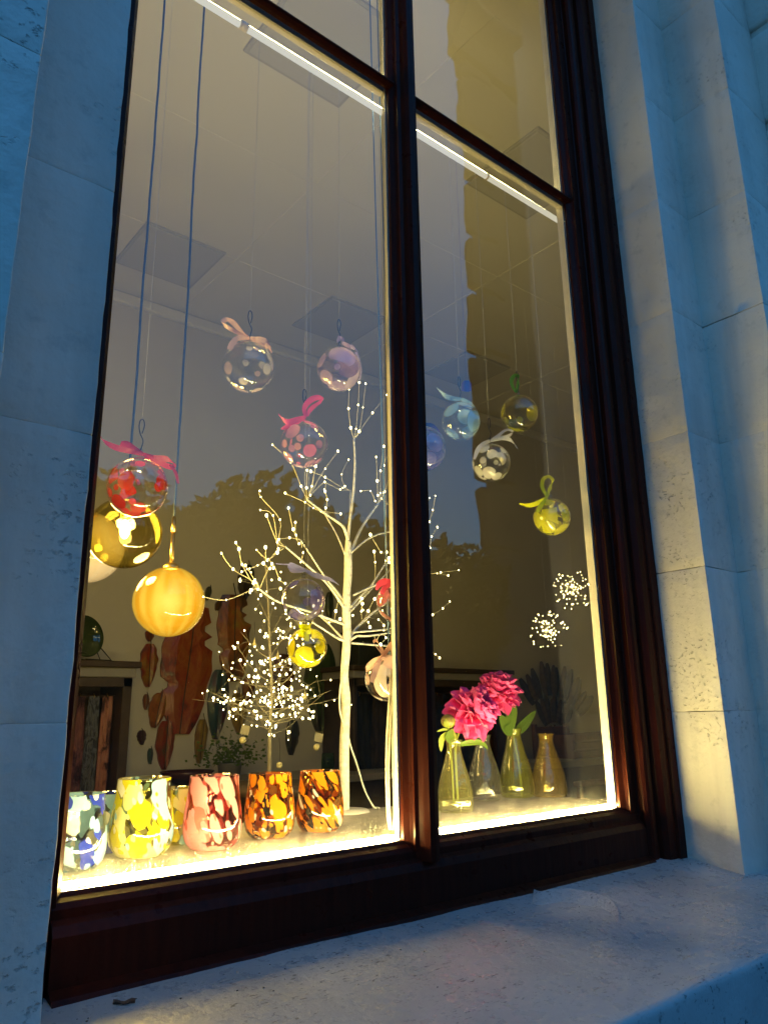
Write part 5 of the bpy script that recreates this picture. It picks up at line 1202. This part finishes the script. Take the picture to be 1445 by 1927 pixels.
# chair and round table by the fan
cp = P(1100, 1440, 2.45)
t = thing('wooden_chair', 'brown wooden chair under the leaf fan', 'chair', None, (cp.x, 2.55, 0))
zt = P(1085, 1362, 2.5).z
for x in (-0.19, 0.19):
    o = MB().bbox(x-0.018, x+0.018, 0.17, 0.206, 0.0, zt, 0.004).build('leg', WOODM, None); o.parent = t
    o = MB().bbox(x-0.018, x+0.018, -0.2, -0.164, 0.0, zt-0.42, 0.004).build('leg', WOODM, None); o.parent = t
o = MB().bbox(-0.22, 0.22, -0.22, 0.21, zt-0.42, zt-0.385, 0.01).build('seat', WOODM, None); o.parent = t
for z in (zt-0.05, zt-0.2):
    o = MB().bbox(-0.172, 0.172, 0.175, 0.2, z-0.03, z+0.03, 0.004).build('back_rail', WOODM, None); o.parent = t
for lab, px in (('brown wooden crate on the sideboard under the leaf fan', 1050),):
    q = P(px, 1405, 2.6)
    sbz = P(1090, 1428, 2.5).z
    t = thing('sideboard', 'dark sideboard under the leaf fan', 'sideboard', None, (q.x+0.3, 2.6, 0))
    o = MB().bbox(-0.75, 0.75, -0.22, 0.2, sbz-0.04, sbz, 0.004).build('top', GREYP, None); o.parent = t
    o = MB().bbox(-0.72, 0.72, -0.2, 0.19, 0.0, sbz-0.041, 0.004).build('carcass', WOODD, None); o.parent = t
    t = thing('wooden_crate', lab, 'crate', None, (q.x+0.42, 2.62, sbz))
    for z in (0.03, 0.09, 0.15):
        o = MB().bbox(-0.36, 0.36, -0.13, -0.115, z-0.024, z+0.024, 0.003).build('slat', WOODM, None); o.parent = t
        o = MB().bbox(-0.36, 0.36, 0.115, 0.13, z-0.024, z+0.024, 0.003).build('slat', WOODM, None); o.parent = t
    for x in (-0.35, 0.35):
        o = MB().bbox(x-0.012, x+0.012, -0.114, 0.114, 0.0, 0.17, 0.003).build('end_board', WOODM, None); o.parent = t
# leafy plant on the counter
def leafy(label, px, py, Y, wpx, hpx, n, z0):
    c = P(px, py, Y); s_ = scale_at(c); t = thing('potted_plant', label, 'plant', None, (c.x, Y, z0))
    o = MB().lathe([(0.001, 0.0), (0.05, 0.0), (0.062, 0.08), (0.066, 0.085), (0.058, 0.085), (0.052, 0.07), (0.001, 0.07)], 24).build('pot', plain('grey_pot', (0.2, 0.19, 0.17), 0.6), None, True); o.parent = t
    m = MB()
    for k in range(n):
        b = Vector((random.gauss(0, 0.33)*wpx*s_, random.gauss(0, 0.2)*wpx*s_, 0.07+abs(random.gauss(0.35, 0.3))*hpx*s_))
        d = Vector((random.gauss(0, 1), random.gauss(0, 1), random.gauss(0.3, 0.7))).normalized(); L = random.uniform(0.015, 0.03); sd_ = d.orthogonal().normalized()*L*0.35
        m.add([b, b+d*L*0.5+sd_, b+d*L, b+d*L*0.5-sd_], [(0, 1, 2, 3)])
    o = m.build('foliage', LEAFG, None, recalc=False); o.parent = t; tag(o, kind='stuff')
leafy('small leafy green plant on the back counter behind the tumblers', 432, 1455, 2.55, 90, 60, 420, cz)
gt = P(617, 1440, 2.5); t = thing('green_tumbler', 'small green glass tumbler on the back counter', 'tumbler', None, (gt.x, 2.5, cz))
o = MB().lathe([(0.001, 0.003), (0.03, 0.002), (0.036, 0.02), (0.037, 0.06), (0.033, 0.11), (0.031, 0.11), (0.034, 0.06), (0.03, 0.02), (0.001, 0.012)], 28).build('glass', thin_glass('deep_green_glass', (0.25, 0.5, 0.15), 1.5, 0.02, body=(0.1, 0.3, 0.03)), None, True); o.parent = t
mb = P(352, 1466, 2.5); t = thing('plum_bowl', 'dark plum bowl on the back counter beside the leafy plant', 'bowl', None, (mb.x, 2.5, cz))
o = MB().lathe([(0.001, 0.0), (0.05, 0.0), (0.11, 0.035), (0.13, 0.06), (0.125, 0.062), (0.10, 0.04), (0.001, 0.01)], 32).build('bowl', plain('plum_glaze', (0.06, 0.015, 0.02), 0.25), None, True); o.parent = t
# little drops and beads hung in the small tree
TEAR = plain('ivory_bead', (0.62, 0.55, 0.28), 0.4); TAGM = plain('paper_tag', (0.34, 0.31, 0.22), 0.8)
def bead(label, px, py, r, top, tear=False, tg=False):
    c = P(px, py, 0.88); s_ = scale_at(c); t = thing('tree_drop', label, 'ornament', 'drops hung in the small light tree', c)
    if tear: pr = [(0.0003, r*s_*3.2), (r*s_*0.15, r*s_*2.4), (r*s_*0.45, r*s_*1.2), (r*s_*0.95, 0.1*r*s_), (r*s_*0.8, -r*s_*0.6), (0.0003, -r*s_)]; o = MB().lathe([tuple(q) for q in crom(pr, 3)], 16).build('drop', TEAR, None, True)
    else: o = MB().ball((0, 0, 0), r*s_, 16, 10).build('bead', TEAR, None, True)
    o.parent = t
    o = MB().tube([(0, 0, r*s_*0.9), (0.001, 0, (py-top)*s_*0.5), (0, 0.004, (py-top)*s_)], 0.0006, 5).build('loop', WIRE, None, True); o.parent = t
    if tg:
        o = MB().bbox(-0.012, 0.012, -0.0008, 0.0008, r*s_*1.6, r*s_*1.6+0.026, 0.0003).build('tag', TAGM, None); o.parent = t; o.rotation_euler = (0, R_(12), R_(-30))
bead('round ivory bead with a paper tag hanging low in the light tree', 457, 1393, 6.5, 1345, tg=True)
bead('round ivory bead with a paper tag beside the tall tree trunk', 596, 1406, 6, 1330, tg=True)
bead('ivory teardrop high in the light tree under the violet blue bauble', 479, 1212, 4, 1170, True)
bead('ivory teardrop halfway up the light tree', 523, 1236, 4, 1200, True)
bead('ivory teardrop on a low arm of the light tree beside the dark green plate', 574, 1312, 4.5, 1285, True)
bead('dark corded pendant bead at the foot of the light tree', 526, 1440, 6, 1390)

# dead leaf on the outer sill
q = PZ(233, 1901, 1.26); q.z = sill_z(q.x, q.y)
m = MB(); A = []; M = []; B = []
for i in range(7):
    f = i/6; w = 0.005*math.sin(math.pi*(0.1+0.85*f)); x = -0.013+0.026*f
    A.append((x, -w, 0.003+0.002*math.sin(f*9))); M.append((x, 0, 0.0005)); B.append((x, w, 0.004+0.002*math.cos(f*7)))
m.strip(A, M); m.strip(M, B)
o = m.build('dead_leaf', plain('dry_leaf', (0.10, 0.05, 0.025), 0.8, var=0.4, vscale=200), None, True, recalc=False); o.location = q; o.rotation_euler = (0, 0, R_(-30))
tag(o, 'curled dry brown leaf lying on the outer sill', 'leaf')
# grit swept against the frame
m = MB(); rnd = random.Random(5)
for k in range(80):
    x = rnd.uniform(0.35, 1.72); y = -0.078 - abs(rnd.gauss(0, 0.05)) if k % 3 else rnd.uniform(-0.40, -0.09)
    r0 = rnd.uniform(0.0005, 0.0013); m.ball((x, y, sill_z(x, y)+r0*0.4), r0, 5, 4, (1.4, 0.9, 0.7))
g = m.build('grit', plain('dark_grit', (0.05, 0.045, 0.04), 0.9)); tag(g, 'dark crumbs of grit scattered on the sill', 'grit', kind='stuff')
